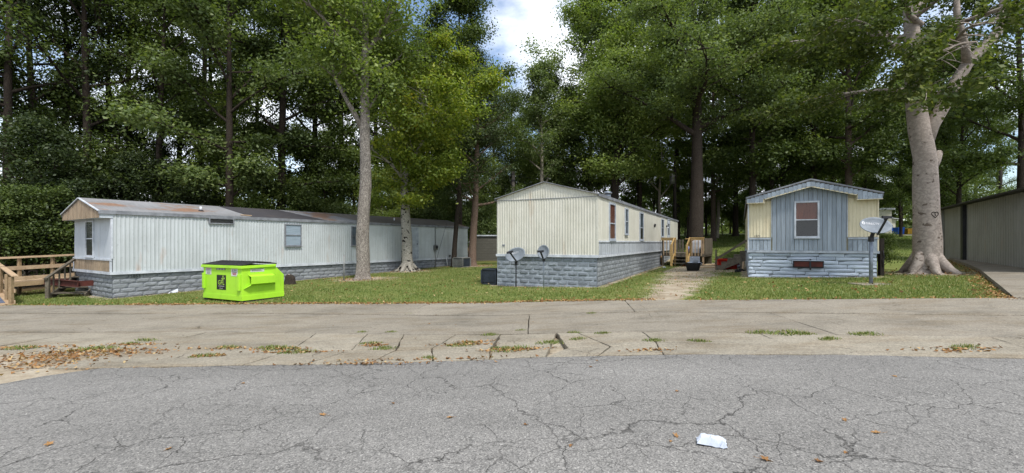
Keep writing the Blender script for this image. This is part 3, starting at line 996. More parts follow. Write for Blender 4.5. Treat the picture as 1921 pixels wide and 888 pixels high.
MB().tube([(-.9, 13.6, rz_(-.9) - .02), (-.9, 13.6, rz_(-.9) + .16)], .04, 10).build('vent_pipe', M['white_plastic'], rf)
MB().bar((-.25, 4.35, rz_(-.25) + .02), (-.13, 4.75, rz_(-.13) + .03), .12, .03).build('loose_board', M['lumber_pale'], rf)
s.window(3.0, 3.95, 2.24, 2.49, M['trim_grey'], .045, 0, 'dark', off=.05, sill=False)
s.window(6.15, 6.95, 1.33, 2.34, M['trim_grey'], .04, .5, 'blind_pale', 'blind_pale', off=.05)
s.window(9.76, 10.56, 1.33, 2.34, M['trim_grey'], .04, .5, 'blind_blue', 'blind_blue', off=.05, bars=(.5,))
# door
dr = s.box('door', M['trim_blue'], 13.82, 14.68, .0, .035, .50, 2.37, bevel=.004)
MB().box((13.76, -.05, .49), (13.815, -.0, 2.43)).box((14.685, -.05, .49), (14.74, -.0, 2.43)).box((13.816, -.05, 2.375), (14.684, -.0, 2.43)).build('frame', M['trim_white'], dr)
MB().tube([(14.58, -.035, 1.40), (14.58, -.085, 1.40)], [.02, .032], 10).build('handle', M['dark_metal'], dr)
# power meter and conduit
mt = s.box('meter_box', M['ac_metal'], 16.05, 16.35, .02, .15, 1.02, 1.32, bevel=.01)
MB().tube([(16.2, -.15, 1.2), (16.2, -.22, 1.2)], .09, 14).build('meter_glass', M['dark_metal'], mt)
MB().tube([(16.2, -.06, 1.3), (16.2, -.06, 2.5)], .02, 8).tube([(16.2, -.06, 1.02), (16.2, -.06, -.1)], .025, 8).build('conduit', M['ac_metal'], mt)
MB().box((17.55, -.09, .55), (17.7, -.03, .65)).build('outlet_box', M['dark_metal'], A, rot=(0, 0, R(90)))
# house number on the skirting
text_part('15853', .15, M['sticker_black'], A, Matrix.Rotation(R(90), 4, 'Z') @ wall_text(.62, .012, zf - .10), 'house_number')
# steel tow beam lying along the front
tb = MB(); zb = .02
a, b_ = (-4.35, -.75, zb), (-1.75, -.42, zb)
tb.bar(a, b_, .012, .2).bar((a[0], a[1], zb + .1), (b_[0], b_[1], zb + .1), .11, .012).bar((a[0], a[1], zb - .1), (b_[0], b_[1], zb - .1), .11, .012)
tb.bar((-1.9, -.44, zb), (-1.9, .1, zb), .012, .2).bar((-3.9, -.7, zb), (-3.9, .1, zb), .012, .2)
tb.build('tow_beam', M['rust_red'], A)
# torn piece of skirting leaning out near the ground
p = s.world(1.75); gzz = gz(*p)
MB().add([(1.6, -.05, gzz + .0), (1.95, -.02, gzz + .15), (1.92, -.12, gzz + .02)], [(0, 1, 2)]).build('torn_skirting', M['trim_white'], A, rot=(0, 0, R(90)))

# ---- B: cream home in the middle
zf, ze, rise = .98, 3.15, .52
B = tag(empty('mobile_home', (*ORIG_B, 0), -TH_B), 'cream ribbed mobile home with grey block skirting and two dishes before its end', 'mobile home')
core(B, L_B, zf - .05, ze, rise, M['cream_siding'])
skirt_back(B, L_B, zf, M['skirt_grey'])
s = Wall(B, True); f = Wall(B, False)
kk = rise / (W_H/2)
f.ribbed(M['cream_siding'], -W_H + .01, -.01, zf + .08, ze - .075, .1, .014)
f.ribbed(M['cream_siding'], -W_H + .01, -.01, ze - .06, lambda u: ze + rise - abs(u + W_H/2)*kk - .005, .1, .014, 2.0, 'gable_panel')
f.box('gable_trim', M['trim_grey'], -W_H, .012, -.01, .026, ze - .077, ze - .058)
f.box('base_trim', M['trim_white'], -W_H - .02, .03, -.01, .04, zf - .01, zf + .08)
s.ribbed(M['cream_siding'], .02, L_B, 1.56, ze - .02, .3, .008, 1.2)
s.planks(M['plank_light'], .06, L_B, zf + .085, 1.50, .13, 0, .014)
s.box('belt_rail', M['trim_white'], .02, L_B, -.01, .05, 1.505, 1.56)
s.box('base_trim', M['trim_white'], .031, L_B, -.01, .045, zf - .012, zf + .078)
f.box('corner_trim', M['cream_siding'], -.03, .022, -.022, .022, zf + .083, ze - .08)
f.skirt(-W_H, -.035, zf - .012, M['skirt_blue'], M['mortar'], .38, .165, .024, 8, seed=8, gap=.022)
s.skirt(.03, L_B, zf - .014, M['skirt_grey'], M['mortar_dark'], .42, .165, .016, 7, ulim=13.5, seed=9)
rf, rz_ = roof(B, L_B, ze, rise, .06, .04, M['roof_pale'], M['trim_grey'], .035)
bt = MB()
bt.bar((-W_H - .05, -.075, ze + .0), (xm, -.075, ze + rise + .025), .025, .045, (0, -1, 0)).bar((xm, -.075, ze + rise + .025), (.05, -.075, ze + .0), .025, .045, (0, -1, 0))
bt.build('barge_trim', M['trim_grey'], B)
fl = MB().tube([(-.35, 2.6, rz_(-.35) - .03), (-.35, 2.6, rz_(-.35) + .16)], .12, 16).build('flue', M['steel'], rf)
MB().tube([(-.35, 2.6, rz_(-.35) + .161), (-.35, 2.6, rz_(-.35) + .2), (-.35, 2.6, rz_(-.35) + .25)], [.17, .17, .1], 16).build('flue_cap', M['steel'], fl)
s.window(1.37, 2.30, 1.58, 2.99, M['trim_blue'], .07, .45, 'curtain_brown', 'curtain_brown', off=.03)
s.window(3.94, 4.5, 1.83, 2.95, M['trim_blue'], .05, .5, 'blind_blue', 'blind_blue', off=.03)
s.window(7.0, 7.9, 1.60, 2.96, M['trim_blue'], .06, .45, 'blind_blue', 'dark', off=.03)
s.window(13.55, 14.5, 1.83, 2.95, M['trim_blue'], .06, .5, 'blind_blue', 'blind_blue', off=.03)
dr = s.box('door', M['trim_white'], 16.2, 17.1, .0, .035, 1.0, 2.98, bevel=.004)
MB().box((16.13, -.055, .99), (16.195, 0, 3.05)).box((17.105, -.055, .99), (17.17, 0, 3.05)).box((16.196, -.055, 2.985), (17.104, 0, 3.05)).build('frame', M['trim_blue'], dr)
MB().box((16.42, -.042, 2.0), (16.88, -.036, 2.75)).build('pane', M['dark'], dr)
ex = MB().tube([(11.05, -.02, 2.45), (11.05, -.10, 2.43)], .10, 14).build('exhaust_hood', M['dark_metal'], B, rot=(0, 0, R(90)))
lp = MB().box((15.55, -.10, 2.5), (15.67, -.02, 2.6)).build('porch_lamp', M['dark_metal'], B, rot=(0, 0, R(90)))
MB().tube([(15.61, -.12, 2.42), (15.61, -.12, 2.5)], [.075, .05], 12).build('lamp_globe', M['white_plastic'], lp)
MB().box((-3.72, -.03, 1.36), (-3.60, -.02, 1.42)).build('cable_plate', M['trim_grey'], B)

# ---- C: yellow home with grey boarded end on the right
zf, ze, rise = 1.12, 3.14, .55
C_ = tag(empty('mobile_home', (*ORIG_C, 0), -TH_C), 'yellow mobile home with weathered grey board end wall and one front window', 'mobile home')
core(C_, L_C, zf - .05, ze, rise, M['yellow_siding'])
skirt_back(C_, L_C, zf, M['skirt_pale'])
s = Wall(C_, True); f = Wall(C_, False)
f.ribbed(M['yellow_siding'], -W_H + .03, -3.19, 1.69, 3.05, .1, .012, .8)
f.ribbed(M['yellow_siding'], -.86, -.03, 1.69, 3.05, .1, .012, .85)
kk = rise/(W_H/2)
f.planks(M['plank_grey'], -3.16, -.89, zf + .085, lambda u: ze + rise - abs(u + W_H/2)*kk - .13, .142, .0, .02, seed=3)
f.planks(M['plank_grey'], -W_H + .02, -3.20, zf + .085, 1.60, .13, 0, .018, seed=5)
f.planks(M['plank_grey'], -.85, -.02, zf + .085, 1.60, .13, 0, .018, seed=6)
f.box('belt_rail', M['trim_blue'], -W_H, -3.195, -.01, .045, 1.61, 1.675)
f.box('belt_rail', M['trim_blue'], -.855, 0, -.01, .045, 1.61, 1.675)
f.box('corner_trim', M['trim_blue'], -3.19, -3.163, -.01, .04, 1.677, 3.2)
f.box('corner_trim', M['trim_blue'], -.887, -.86, -.01, .04, 1.677, 3.2)
f.box('corner_trim', M['trim_white'], -W_H - .015, -W_H + .028, -.05, .03, zf + .085, 3.0)
f.box('corner_trim', M['yellow_siding'], -.028, .015, -.05, .03, zf + .085, 3.0)
f.box('base_trim', M['trim_blue'], -W_H - .03, .03, -.01, .045, zf - .005, zf + .08)
s.box('siding', M['yellow_siding'], .02, L_C, -.02, .01, zf, ze)
f.window(-2.46, -1.69, 1.67, 3.0, M['trim_white'], .055, .49, 'curtain_brown', 'dark', off=.045)
f.skirt(-W_H, -.03, zf - .01, M['skirt_pale'], M['mortar_dark'], .85, .135, .03, 8, vary=.35, seed=12)
# openings in the skirting with the rusty frame behind
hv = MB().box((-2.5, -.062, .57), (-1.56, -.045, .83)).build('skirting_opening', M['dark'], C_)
MB().box((-2.46, -.075, .62), (-2.0, -.064, .80)).build('frame_beam', M['rust_red'], hv)
MB().box((-1.94, -.075, .62), (-1.60, -.064, .80)).build('frame_beam', M['rust_red'], hv)
MB().box((-1.995, -.10, .50), (-1.945, -.063, .90)).build('jack_post', M['dark_metal'], hv)
MB().box((-2.53, -.11, .832), (-1.54, -.05, .85)).build('top_lip', M['skirt_pale'], hv)
rf, rz_ = roof(C_, L_C, ze, rise, .30, .06, M['roof_brown'], M['trim_grey'], .05)
# boarded fascia following the gable, dropped at both eaves
def fas_top(u): return ze + rise - abs(u + W_H/2) * kk + .012
def fas_bot(u):
    if u < -W_H + .55 or u > -.66: return 2.98
    return fas_top(u) - .19
n = 30
for k in range(n):
    w_ = (W_H + .1) / n; uc = -W_H - .05 + w_*(k + .5)
    t = min(fas_top(uc - w_/2), fas_top(uc + w_/2)); bb = fas_bot(uc); d = .02 + (k * 5 % 4) * .002
    link('fascia_board', plank_mesh(M['plank_grey']), None, C_, (uc, -.30 - d/2 - .001, (t + bb)/2), None, (w_ - .007, d, t - bb))
fb = MB()
fb.prism([(-W_H - .05, 2.985), (-W_H + .53, 2.985), (-W_H + .53, 3.25), (-W_H - .05, ze - .04)], -.298, -.03, 'y')
fb.prism([(-.64, 2.985), (.05, 2.985), (.05, ze - .04), (-.64, 3.25)], -.298, -.03, 'y')
fb.build('eave_box', M['yellow_siding'], C_)
lt = MB()
pts = [(-W_H + .55, fas_top(-W_H + .55) - .19), (xm, fas_top(xm) - .19), (-.66, fas_top(-.66) - .19)]
for a, b_ in zip(pts[:-1], pts[1:]): lt.bar((a[0], -.31, a[1] - .012), (b_[0], -.31, b_[1] - .012), .035, .022, (0, -1, 0))
lt.box((-W_H - .06, -.33, 2.958), (-W_H + .55, -.29, 2.978)).box((-.66, -.33, 2.958), (.06, -.29, 2.978))
lt.build('fascia_trim', M['yellow_siding'], C_)
tt = MB()
tt.bar((-W_H - .08, -.33, ze + .03), (xm, -.33, ze + rise + .062), .05, .03, (0, -1, 0)).bar((xm, -.33, ze + rise + .062), (.08, -.33, ze + .03), .05, .03, (0, -1, 0))
tt.build('roof_edge', M['trim_grey'], C_)
text_part('1572', .10, M['print_grey'], C_, wall_text(-3.66, .03, 1.735), 'house_number')

# ------------------------------------------------------------------ shed, far buildings, block wall
def ground_root(name, x, y, rz=0.0, dz=0.0):
    return empty(name, (x, y, gz(x, y) + dz), rz)

# long grey shed on the right: local x runs along the wall towards the viewer, -y faces the lawn
ang = math.atan2(SHD.y, SHD.x)
shed = tag(empty('shed', (SH0.x, SH0.y, .82), ang), 'long low grey metal shed with dark post along the raised concrete walk', 'shed')
sw = Wall(shed, False)
LSH = 15.0
sw.ribbed(M['shed_siding'], 0, LSH, -.3, 2.42, .25, .02, 2.4)
MB().prism([(0.03, -.6), (0.03, 2.40), (7.0, 2.9), (7.0, -.6)], .02, LSH, 'x').build('wall', M['shed_siding'], shed)
MB().prism([(-.45, 2.40), (-.45, 2.46), (7.3, 3.02), (7.3, 2.96)], -.35, LSH + .2, 'x').build('roof', M['roof_dark'], shed)
MB().box((5.6, -.16, -.3), (5.95, -.03, 2.41)).build('post', M['dark_metal'], shed)
MB().box((2.0, -.14, -.3), (2.1, -.04, 2.4)).build('downpipe', M['shed_siding'], shed)
MB().box((.7, -.14, .9), (.95, -.03, 2.38)).build('panel_box', M['dark_metal'], shed)

# grey block outbuilding seen between the white and cream homes
bx0, bx1, by = -3.2, 3.6, 36.5
blk = tag(empty('block_building', (bx0, by, gz(bx0, by))), 'low grey concrete block building with pale cap behind the cedar trunk', 'building')
MB().box((0, .03, -.5), (bx1 - bx0, 5, 2.0)).build('wall', M['block_wall'], blk)
MB().box((-.12, -.1, 2.0), (bx1 - bx0 + .1, 5.1, 2.09)).build('roof_cap', M['trim_white'], blk)
ub = plank_mesh(M['block_wall'])
for r in range(10):
    for c in range(14):
        x0 = c * .41 - (.2 if r % 2 else 0) + .2
        if x0 < .19 or x0 > 5.6: continue
        link('block', ub, None, blk, (x0, .015, .1 + r * .2), None, (.395, .03 + (c * 3 + r) % 3 * .004, .188))

# far house with lean-to across the field on the right
fx, fy = at(1652, 62)
fh = tag(empty('far_house', (fx, fy, gz(fx, fy)), R(-10)), 'distant cream house with a small lean-to across the green field', 'house')
MB().box((-5.5, 0, -1), (1.35, 8, 3.2)).build('wall', M['cream_siding'], fh)
MB().prism([(-5.8, 3.2), (1.6, 3.2), (1.6, 3.42), (-5.8, 3.42)], -.3, 8.2, 'y').build('roof', M['trim_white'], fh)
MB().box((1.4, 1.2, -1), (2.5, 5, 2.0)).build('lean_to', M['cream_siding'], fh)
MB().prism([(1.36, 2.15), (3.1, 1.9), (3.1, 2.0), (1.36, 2.25)], .9, 5.2, 'y').build('lean_to_roof', M['trim_white'], fh)
MB().box((1.45, 1.12, -.3), (2.15, 1.19, 1.15)).build('door', M['blind_blue'], fh)
MB().box((1.5, 1.08, .3), (2.1, 1.11, .9)).build('shutter', M['blue_plastic'], fh)
def rounded_bin(name, mat, px, Y, w, h, label, cat, flare=1.12):
    x, y = at(px, Y)
    r = tag(ground_root(name, x, y), label, cat)
    b = MB()
    a = w / 2
    for z0, s0 in ((0, 1 / flare), (h, 1.0)):
        for (ux, uy) in ((-a, -a), (a, -a), (a, a), (-a, a)): b.v.append((ux*s0, uy*s0, z0))
    for q in ((0,1,2,3), (0,1,5,4), (1,2,6,5), (2,3,7,6), (3,0,4,7)): b.f.append(q); b.sm.append(False)
    b.build('body', mat, r, bevel=.03)
    MB().box((-a*1.06, -a*1.06, h), (a*1.06, a*1.06, h + .1)).build('lid', mat, r, bevel=.03)
    return r
rounded_bin('plastic_bin', M['blue_plastic'], 1686, 58, .85, .75, 'blue plastic bin standing by the distant cream house', 'bin')
rounded_bin('plastic_bin', M['yellow_plastic'], 1704, 58, 1.1, .6, 'yellow plastic tub left of the beech trunk by the distant house', 'bin')
kx, ky = at(1680, 54)
tag(MB().box((kx - 12, ky, gz(kx, ky) - .1), (kx + 14, ky + 4, gz(kx, ky) + .12)).build('far_road', M['concrete']), kind='structure')

# ------------------------------------------------------------------ lime dumpster
dx, dy = -8.2, 13.75
D = tag(ground_root('dumpster', dx, dy, R(-27)), 'lime green steel front-load dumpster with black lid on the lawn edge', 'dumpster')
DW, DD = 2.0, 1.42
prof = [(0, .06), (0, 1.10), (1.06, 1.12), (DD, .78), (DD, .06)]
MB().prism(prof, -DW, 0, 'x').build('body', M['lime'], D, bevel=.012)
rim = MB()
rim.box((-DW - .05, -.05, 1.04), (.05, -.001, 1.125)).prism([(.0, 1.04), (1.1, 1.06), (1.1, 1.14), (.0, 1.125)], .002, .05, 'x').prism([(.0, 1.04), (1.1, 1.06), (1.1, 1.14), (.0, 1.125)], -DW - .05, -DW - .002, 'x')
rim.build('rim', M['lime'], D, bevel=.008)
for x0 in (-DW + .004, -.18): MB().box((x0, .02, .0), (x0 + .176, DD - .05, .06)).build('skid', M['black_plastic'], D)
fb = MB().box((-DW - .004, -.012, .06), (.004, -.001, .215)).box((.001, -.0, .06), (.012, DD, .215))
fb.build('base_band', M['lime'], D, bevel=.004)
for k in range(2):
    x0 = -DW - .02 + k * (DW/2 + .02); x1 = x0 + DW/2 + .0
    lid = MB().prism([(-.03, 1.128), (.55, 1.205), (1.08, 1.16), (1.08, 1.185), (.55, 1.235), (-.03, 1.155)], x0, x1, 'x').build('lid', M['black_plastic'], D, bevel=.006)
    for r_ in range(5):
        xr = x0 + .1 + r_ * (x1 - x0 - .2) / 4
        MB().prism([(.02, 1.155), (.55, 1.236), (1.02, 1.19), (1.02, 1.205), (.55, 1.252), (.02, 1.17)], xr - .025, xr + .025, 'x').build('lid_rib', M['black_plastic'], lid)
MB().tube([(-DW - .03, 1.1, 1.16), (.06, 1.1, 1.16)], .018, 8).build('hinge_rod', M['black_plastic'], D)
for side in (0, 1):
    sx = 1 if side == 0 else -1
    o0 = 0.0 if side == 0 else -DW
    fp = MB()
    y0, y1, za, zb = .20, 1.0, .56, .84
    e = .15 * sx
    fp.prism([(o0 + .001*sx, zb), (o0 + e, zb - .05), (o0 + e, za), (o0 + .001*sx, za - .06), (o0 + .001*sx, za - .045), (o0 + e - .012*sx, za + .012), (o0 + e - .012*sx, zb - .06), (o0 + .001*sx, zb - .014)], y0, y1, 'y')
    fp.add([(o0 + .001*sx, y0 - .16, za - .16), (o0 + e, y0 - .02, za - .04), (o0 + e, y0 + .0, za), (o0 + .001*sx, y0 + .02, za - .05)], [(0, 1, 2, 3)])
    fp.add([(o0 + e, y1, za), (o0 + e, y1, zb - .05), (o0 + .001*sx, y1 + .1, zb), (o0 + .001*sx, y1 + .1, za - .06)], [(0, 1, 2, 3)])
    fp.build('fork_pocket', M['lime'], D)
    MB().box((o0 + .002*sx if sx > 0 else o0 - .02, y0 + .02, za - .02), (o0 + .02 if sx > 0 else o0 - .002, y0 + .05, zb - .02)).build('pocket_end', M['lime'], D)
for x0 in (-.14, -DW + .04):
    MB().box((x0, -.07, .37), (x0 + .1, -.002, .86)).build('bracket', M['lime'], D, bevel=.006)
st = MB().box((-1.27, -.006, .36), (-.79, -.002, .82)).build('sticker', M['sticker_black'], D)
text_part('GFL', .20, M['sticker_green'], st, wall_text(-1.035, .008, .575), 'lettering')
lf = MB()
def leafshape(b, cx, cz, ang_, ln, wd):
    pts = []
    for t in range(10):
        q = t / 10 * 2 * math.pi
        u, w_ = ln/2 * math.cos(q), wd/2 * math.sin(q) * (1 - .25*math.cos(q))
        pts.append((cx + u*math.cos(ang_) - w_*math.sin(ang_), -.0078, cz + u*math.sin(ang_) + w_*math.cos(ang_)))
    b.add(pts, [tuple(range(10))])
leafshape(lf, -.935, .775, R(90), .085, .045); leafshape(lf, -.985, .70, R(145), .075, .042); leafshape(lf, -.875, .715, R(40), .075, .042)
lf.bar((-.932, -.0078, .645), (-.932, -.0078, .735), .014, .002, (0, 1, 0))
lf.build('leaf_emblem', M['sticker_green'], st)
MB().box((-1.18, -.008, .462), (-.88, -.0065, .474)).build('small_print', M['sticker_white'], st)
text_part('gflenv.com', .042, M['sticker_white'], st, wall_text(-1.03, .008, .405), 'web_address')
sb = MB().box((-1.29, -.006, .975), (-.82, -.002, 1.03)).build('sticker', M['sticker_black'], D)
for k in range(11):
    MB().box((-1.26 + k*.038, -.008, .985), (-1.26 + k*.038 + .024, -.0065, 1.02)).build('print', M['sticker_white'], sb) if k not in (3, 7) else None
sa = MB().box((-1.86, -.006, .82), (-1.56, -.002, 1.035)).build('sticker', M['sticker_white'], D)
for k, (zz, mm) in enumerate(((1.005, 'print_red'), (.965, 'print_grey'), (.925, 'print_grey'), (.885, 'print_grey'), (.85, 'print_grey'))):
    MB().box((-1.84 + .01*k, -.008, zz - .008), (-1.58 - .012*k, -.0065, zz + .008)).build('print', M[mm], sa)
sc_ = MB().box((-.52, -.006, .80), (-.20, -.002, 1.03)).build('sticker', M['sticker_white'], D)
for k in range(3): MB().box((-.46 + k*.08, -.008, .965), (-.425 + k*.08, -.0065, 1.01)).build('pictogram', M['sticker_black'], sc_)
for k, (zz, mm) in enumerate(((.93, 'print_grey'), (.89, 'print_red'), (.85, 'print_red'))):
    MB().box((-.48 + .02*k, -.008, zz - .012), (-.24 - .02*k, -.0065, zz + .012)).build('print', M[mm], sc_)
sd = MB().box((.002, .27, .92), (.006, .72, 1.02)).build('sticker', M['sticker_white'], D)
MB().box((.0065, .29, 1.0), (.008, .70, 1.012)).build('print', M['sticker_black'], sd)
MB().box((.0065, .31, .945), (.008, .66, .955)).box((.0065, .31, .965), (.008, .62, .975)).build('print', M['print_grey'], sd)

# ------------------------------------------------------------------ satellite dishes
def dish(label, x, y, pole_h, pole_r, w, h, cz, yaw, tilt, roll, textsz=None, group='satellite dishes', polem='steel', logo=False, arm_side=1.0):
    r = tag(ground_root('satellite_dish', x, y), label, 'satellite dish', group)
    g = r.location.z
    MB().tube([(0, 0, -.2), (0, 0, pole_h * .5), (0, 0, pole_h)], pole_r, 14).build('pole', M[polem], r)
    # reflector: shallow oval bowl, opening along local -y
    Rm = Matrix.Translation((0, -.14, cz)) @ Euler((R(tilt), 0, R(yaw))).to_matrix().to_4x4() @ Matrix.Rotation(R(roll), 4, 'Y')
    dep = lambda X, Z: .085 * ((X/(w/2))**2 + (Z/(h/2))**2)      # bowl depth, towards -y at the rim
    b = MB(); rings, seg = 7, 40
    for face in (0, 1):
        vs = [(0, .018 * face, 0)]
        for i in range(1, rings + 1):
            for k in range(seg):
                t = 2*math.pi*k/seg; q = i / rings
                X, Z = w/2*q*math.cos(t), h/2*q*math.sin(t)
                vs.append((X, -dep(X, Z) + .018*face, Z))
        fs = [(0, 1 + k, 1 + (k+1) % seg) for k in range(seg)]
        fs += [(1+(i-1)*seg+k, 1+(i-1)*seg+(k+1) % seg, 1+i*seg+(k+1) % seg, 1+i*seg+k) for i in range(1, rings) for k in range(seg)]
        b.add([tuple(Rm @ Vector(p)) for p in vs], fs, True)
    nv = 1 + rings*seg
    for k in range(seg):
        a_, c_ = 1+(rings-1)*seg+k, 1+(rings-1)*seg+(k+1) % seg
        b.f.append((a_, c_, c_+nv, a_+nv)); b.sm.append(True)
    rf_ = b.build('reflector', M['dish_grey'], r)
    P = lambda X, Y, Z: tuple(Rm @ Vector((X, Y, Z)))
    MB().bar(P(0, .02, -h*.1), P(0, .10, -h*.1), .16, .2).bar(P(0, .1, -h*.1), (0, 0, pole_h - .06), .07, .07).bar((0, 0, pole_h - .14), (0, 0, pole_h + .02), .1, .1).build('mount_bracket', M['dark_metal'], r)
    ax, ay, az = w*.14*arm_side, -w*.62, -h*.12
    MB().bar(P(0, -.02, -h*.52), P(ax, ay, az), .05, .035).build('feed_arm', M['dark_metal'], r)
    MB().bar(P(ax - .11, ay - .02, az + .03), P(ax + .11, ay - .02, az + .03), .09, .07).bar(P(ax, ay, az + .03), P(ax, ay + .09, az + .04), .07, .06).build('receiver_head', M['dark_metal' if not logo else 'dark_metal'], r)
    if textsz:
        tx, tz = (-.06 * w, .16 * h)
        fit = lambda c: Rm @ Vector((c.x, -dep(c.x, c.z) - .006, c.z))
        text_part('DIRECTV', textsz, M['print_white'], rf_, wall_text(tx, 0, tz), 'lettering', 0.0, fit)
        if logo:
            lg = MB(); cx_, cz2 = tx - textsz*2.75, tz
            vs = []
            for k in range(20):
                q = 2*math.pi*k/20
                vs += [(cx_ + .045*math.cos(q), 0, cz2 + .045*math.sin(q)), (cx_ + .022*math.cos(q)+.006, 0, cz2 + .022*math.sin(q) - .004)]
            vs = [tuple(fit(Vector(p))) for p in vs]
            lg.add(vs, [(2*k, 2*((k+1) % 20), 2*((k+1) % 20)+1, 2*k+1) for k in range(20)])
            lg.build('emblem', M['print_white'], rf_)
    return r
x, y = at(968, 16.6)
dish('grey oval dish tilted left on thin dark pole before the cream home', x, y, .94, .022, .78, .52, 1.18, -24, -18, -16, .085, arm_side=-.3, polem='dark_metal')
x, y = at(1020, 15.98)
dish('small round grey dish on thin grey pole before the cream home', x, y, 1.08, .017, .44, .50, 1.26, -26, -14, -4, None, arm_side=-.2)
x, y = at(1634, 13.45)
dish('large oval grey dish with lettering on stout post beside the yellow home', x, y, 1.40, .05, .80, .58, 1.70, -16, -34, 2, .085, logo=True, arm_side=.9)
tag(MB().box((x - .5, y - .3, gz(x, y) - .05), (x + .55, y + .3, gz(x, y) + .02)).build('post_footing', M['concrete_old'], bevel=.02), 'flat concrete footing in the grass under the large dish post', 'footing')

# ------------------------------------------------------------------ porch deck of the cream home, steps
dk0 = (9.02, 27.3)
dk = tag(empty('porch_deck', (*dk0, gz(10, 26)), R(-35)), 'small wooden porch deck with new yellow railing beside the cream home', 'deck')
zd = .88 - dk.location.z            # deck floor above its ground
dw, ddp = 2.40, 2.2
for k in range(15):
    y0 = .02 + k * .146
    link('deck_board', plank_mesh(M['lumber_old']), None, dk, (dw/2, y0 + .07, zd - .02), None, (dw, .138, .035))
MB().box((0, .0, zd - .2), (dw, .04, zd - .04)).box((dw - .04, .041, zd - .2), (dw, ddp, zd - .04)).build('rim_joist', M['lumber_old'], dk)
for (px_, py_, mt_, top) in ((.05, .06, 'lumber_old', .86), (.78, .03, 'lumber_new', .9), (1.64, .03, 'lumber_new', .9), (dw - .06, .06, 'lumber_pale', .9), (dw - .06, ddp - .06, 'lumber_old', .9), (.05, ddp - .06, 'lumber_old', .86)):
    MB().box((px_ - .045, py_ - .045, -.25), (px_ + .045, py_ + .045, zd + top)).build('post', M[mt_], dk)
for (a, b_) in ((.0, .80), (1.62, dw)):
    MB().box((a - .02, -.075, zd + .86), (b_ + .02, .06, zd + .905)).build('top_rail', M['lumber_new'], dk)
    MB().box((a, -.05, zd + .74), (b_, -.017, zd + .855)).build('rail_board', M['lumber_new'], dk)
    n = 4 if a == 0 else 4
    for k in range(n):
        q = a + (b_ - a) * (k + .8) / (n + .5)
        MB().box((q - .02, -.09, zd - .16), (q + .02, -.051, zd + .80)).build('baluster', M['lumber_pale'], dk)
MB().box((.83, ddp - .1, zd + .82), (1.7, ddp - .05, zd + .87)).build('back_rail', M['lumber_new'], dk)
for k in range(11):
    y0 = .1 + k * .19
    link('side_board', plank_mesh(M['lumber_old']), None, dk, (dw + .015, y0 + .09, zd + .38), None, (.025, .18, .96))
for k in range(4):
    MB().box((.1 + k*.17, ddp - .03, zd), (.22 + k*.17, ddp - .005, zd + .8)).build('back_board', M['lumber_old'], dk)
for k in range(16):  # added dark boards closing the rear, standing for the shade under the deck
    link('shade_backing', plank_mesh(M['lumber_old']), None, dk, (.075 + k*.15, ddp - .2, zd/2 - .17), None, (.142, .03, zd + .05))
# steps
for k in range(3):
    zt_ = zd - .19 * (k + 1)
    MB().box((.80, -.21 * (k + 1) - .03, zt_ - .04), (1.62, -.21 * k - .02, zt_)).build('step_tread', M['lumber_old'], dk)
for q in (.76, 1.63):
    MB().bar((q, -.72, -.02), (q, -.02, zd - .1), .04, .22).build('stringer', M['lumber_new'], dk)
    MB().box((q - .055, -.72, -.2), (q + .055, -.61, zd + .5)).build('newel_post', M['lumber_new'], dk)
    MB().bar((q, -.66, zd + .46), (q, -.05, zd + .86), .045, .12).build('hand_rail', M['lumber_new'], dk)
def on_deck(u, v, z=None):
    a = dk.rotation_euler.z
    return (dk.location.x + u*math.cos(a) - v*math.sin(a), dk.location.y + u*math.sin(a) + v*math.cos(a), dk.location.z + (zd if z is None else z))
# appliance, jug on the deck
w_ = tag(empty('washing_machine', on_deck(1.88, .5), R(-35)), 'white boxy appliance behind the balusters on the porch deck', 'appliance')
MB().box((-.22, -.2, .0), (.22, .3, .70)).build('body', M['white_plastic'], w_, bevel=.02)
MB().box((-.22, .18, .705), (.22, .3, .78)).build('control_panel', M['white_plastic'], w_, bevel=.01)
MB().box((-.16, -.212, .2), (.16, -.202, .6)).build('door', M['trim_white'], w_, bevel=.01)
j = tag(empty('water_jug', on_deck(1.46, .35)), 'blue plastic water jug at the top of the porch steps', 'jug')
MB().tube([(0,0,.003), (0,0,.02), (0,0,.24), (0,0,.29), (0,0,.33), (0,0,.37)], [.10, .125, .125, .11, .05, .05], 18).build('body', M['blue_plastic'], j)
MB().tube([(0,0,.371), (0,0,.40)], .055, 14).build('cap', M['white_plastic'], j)
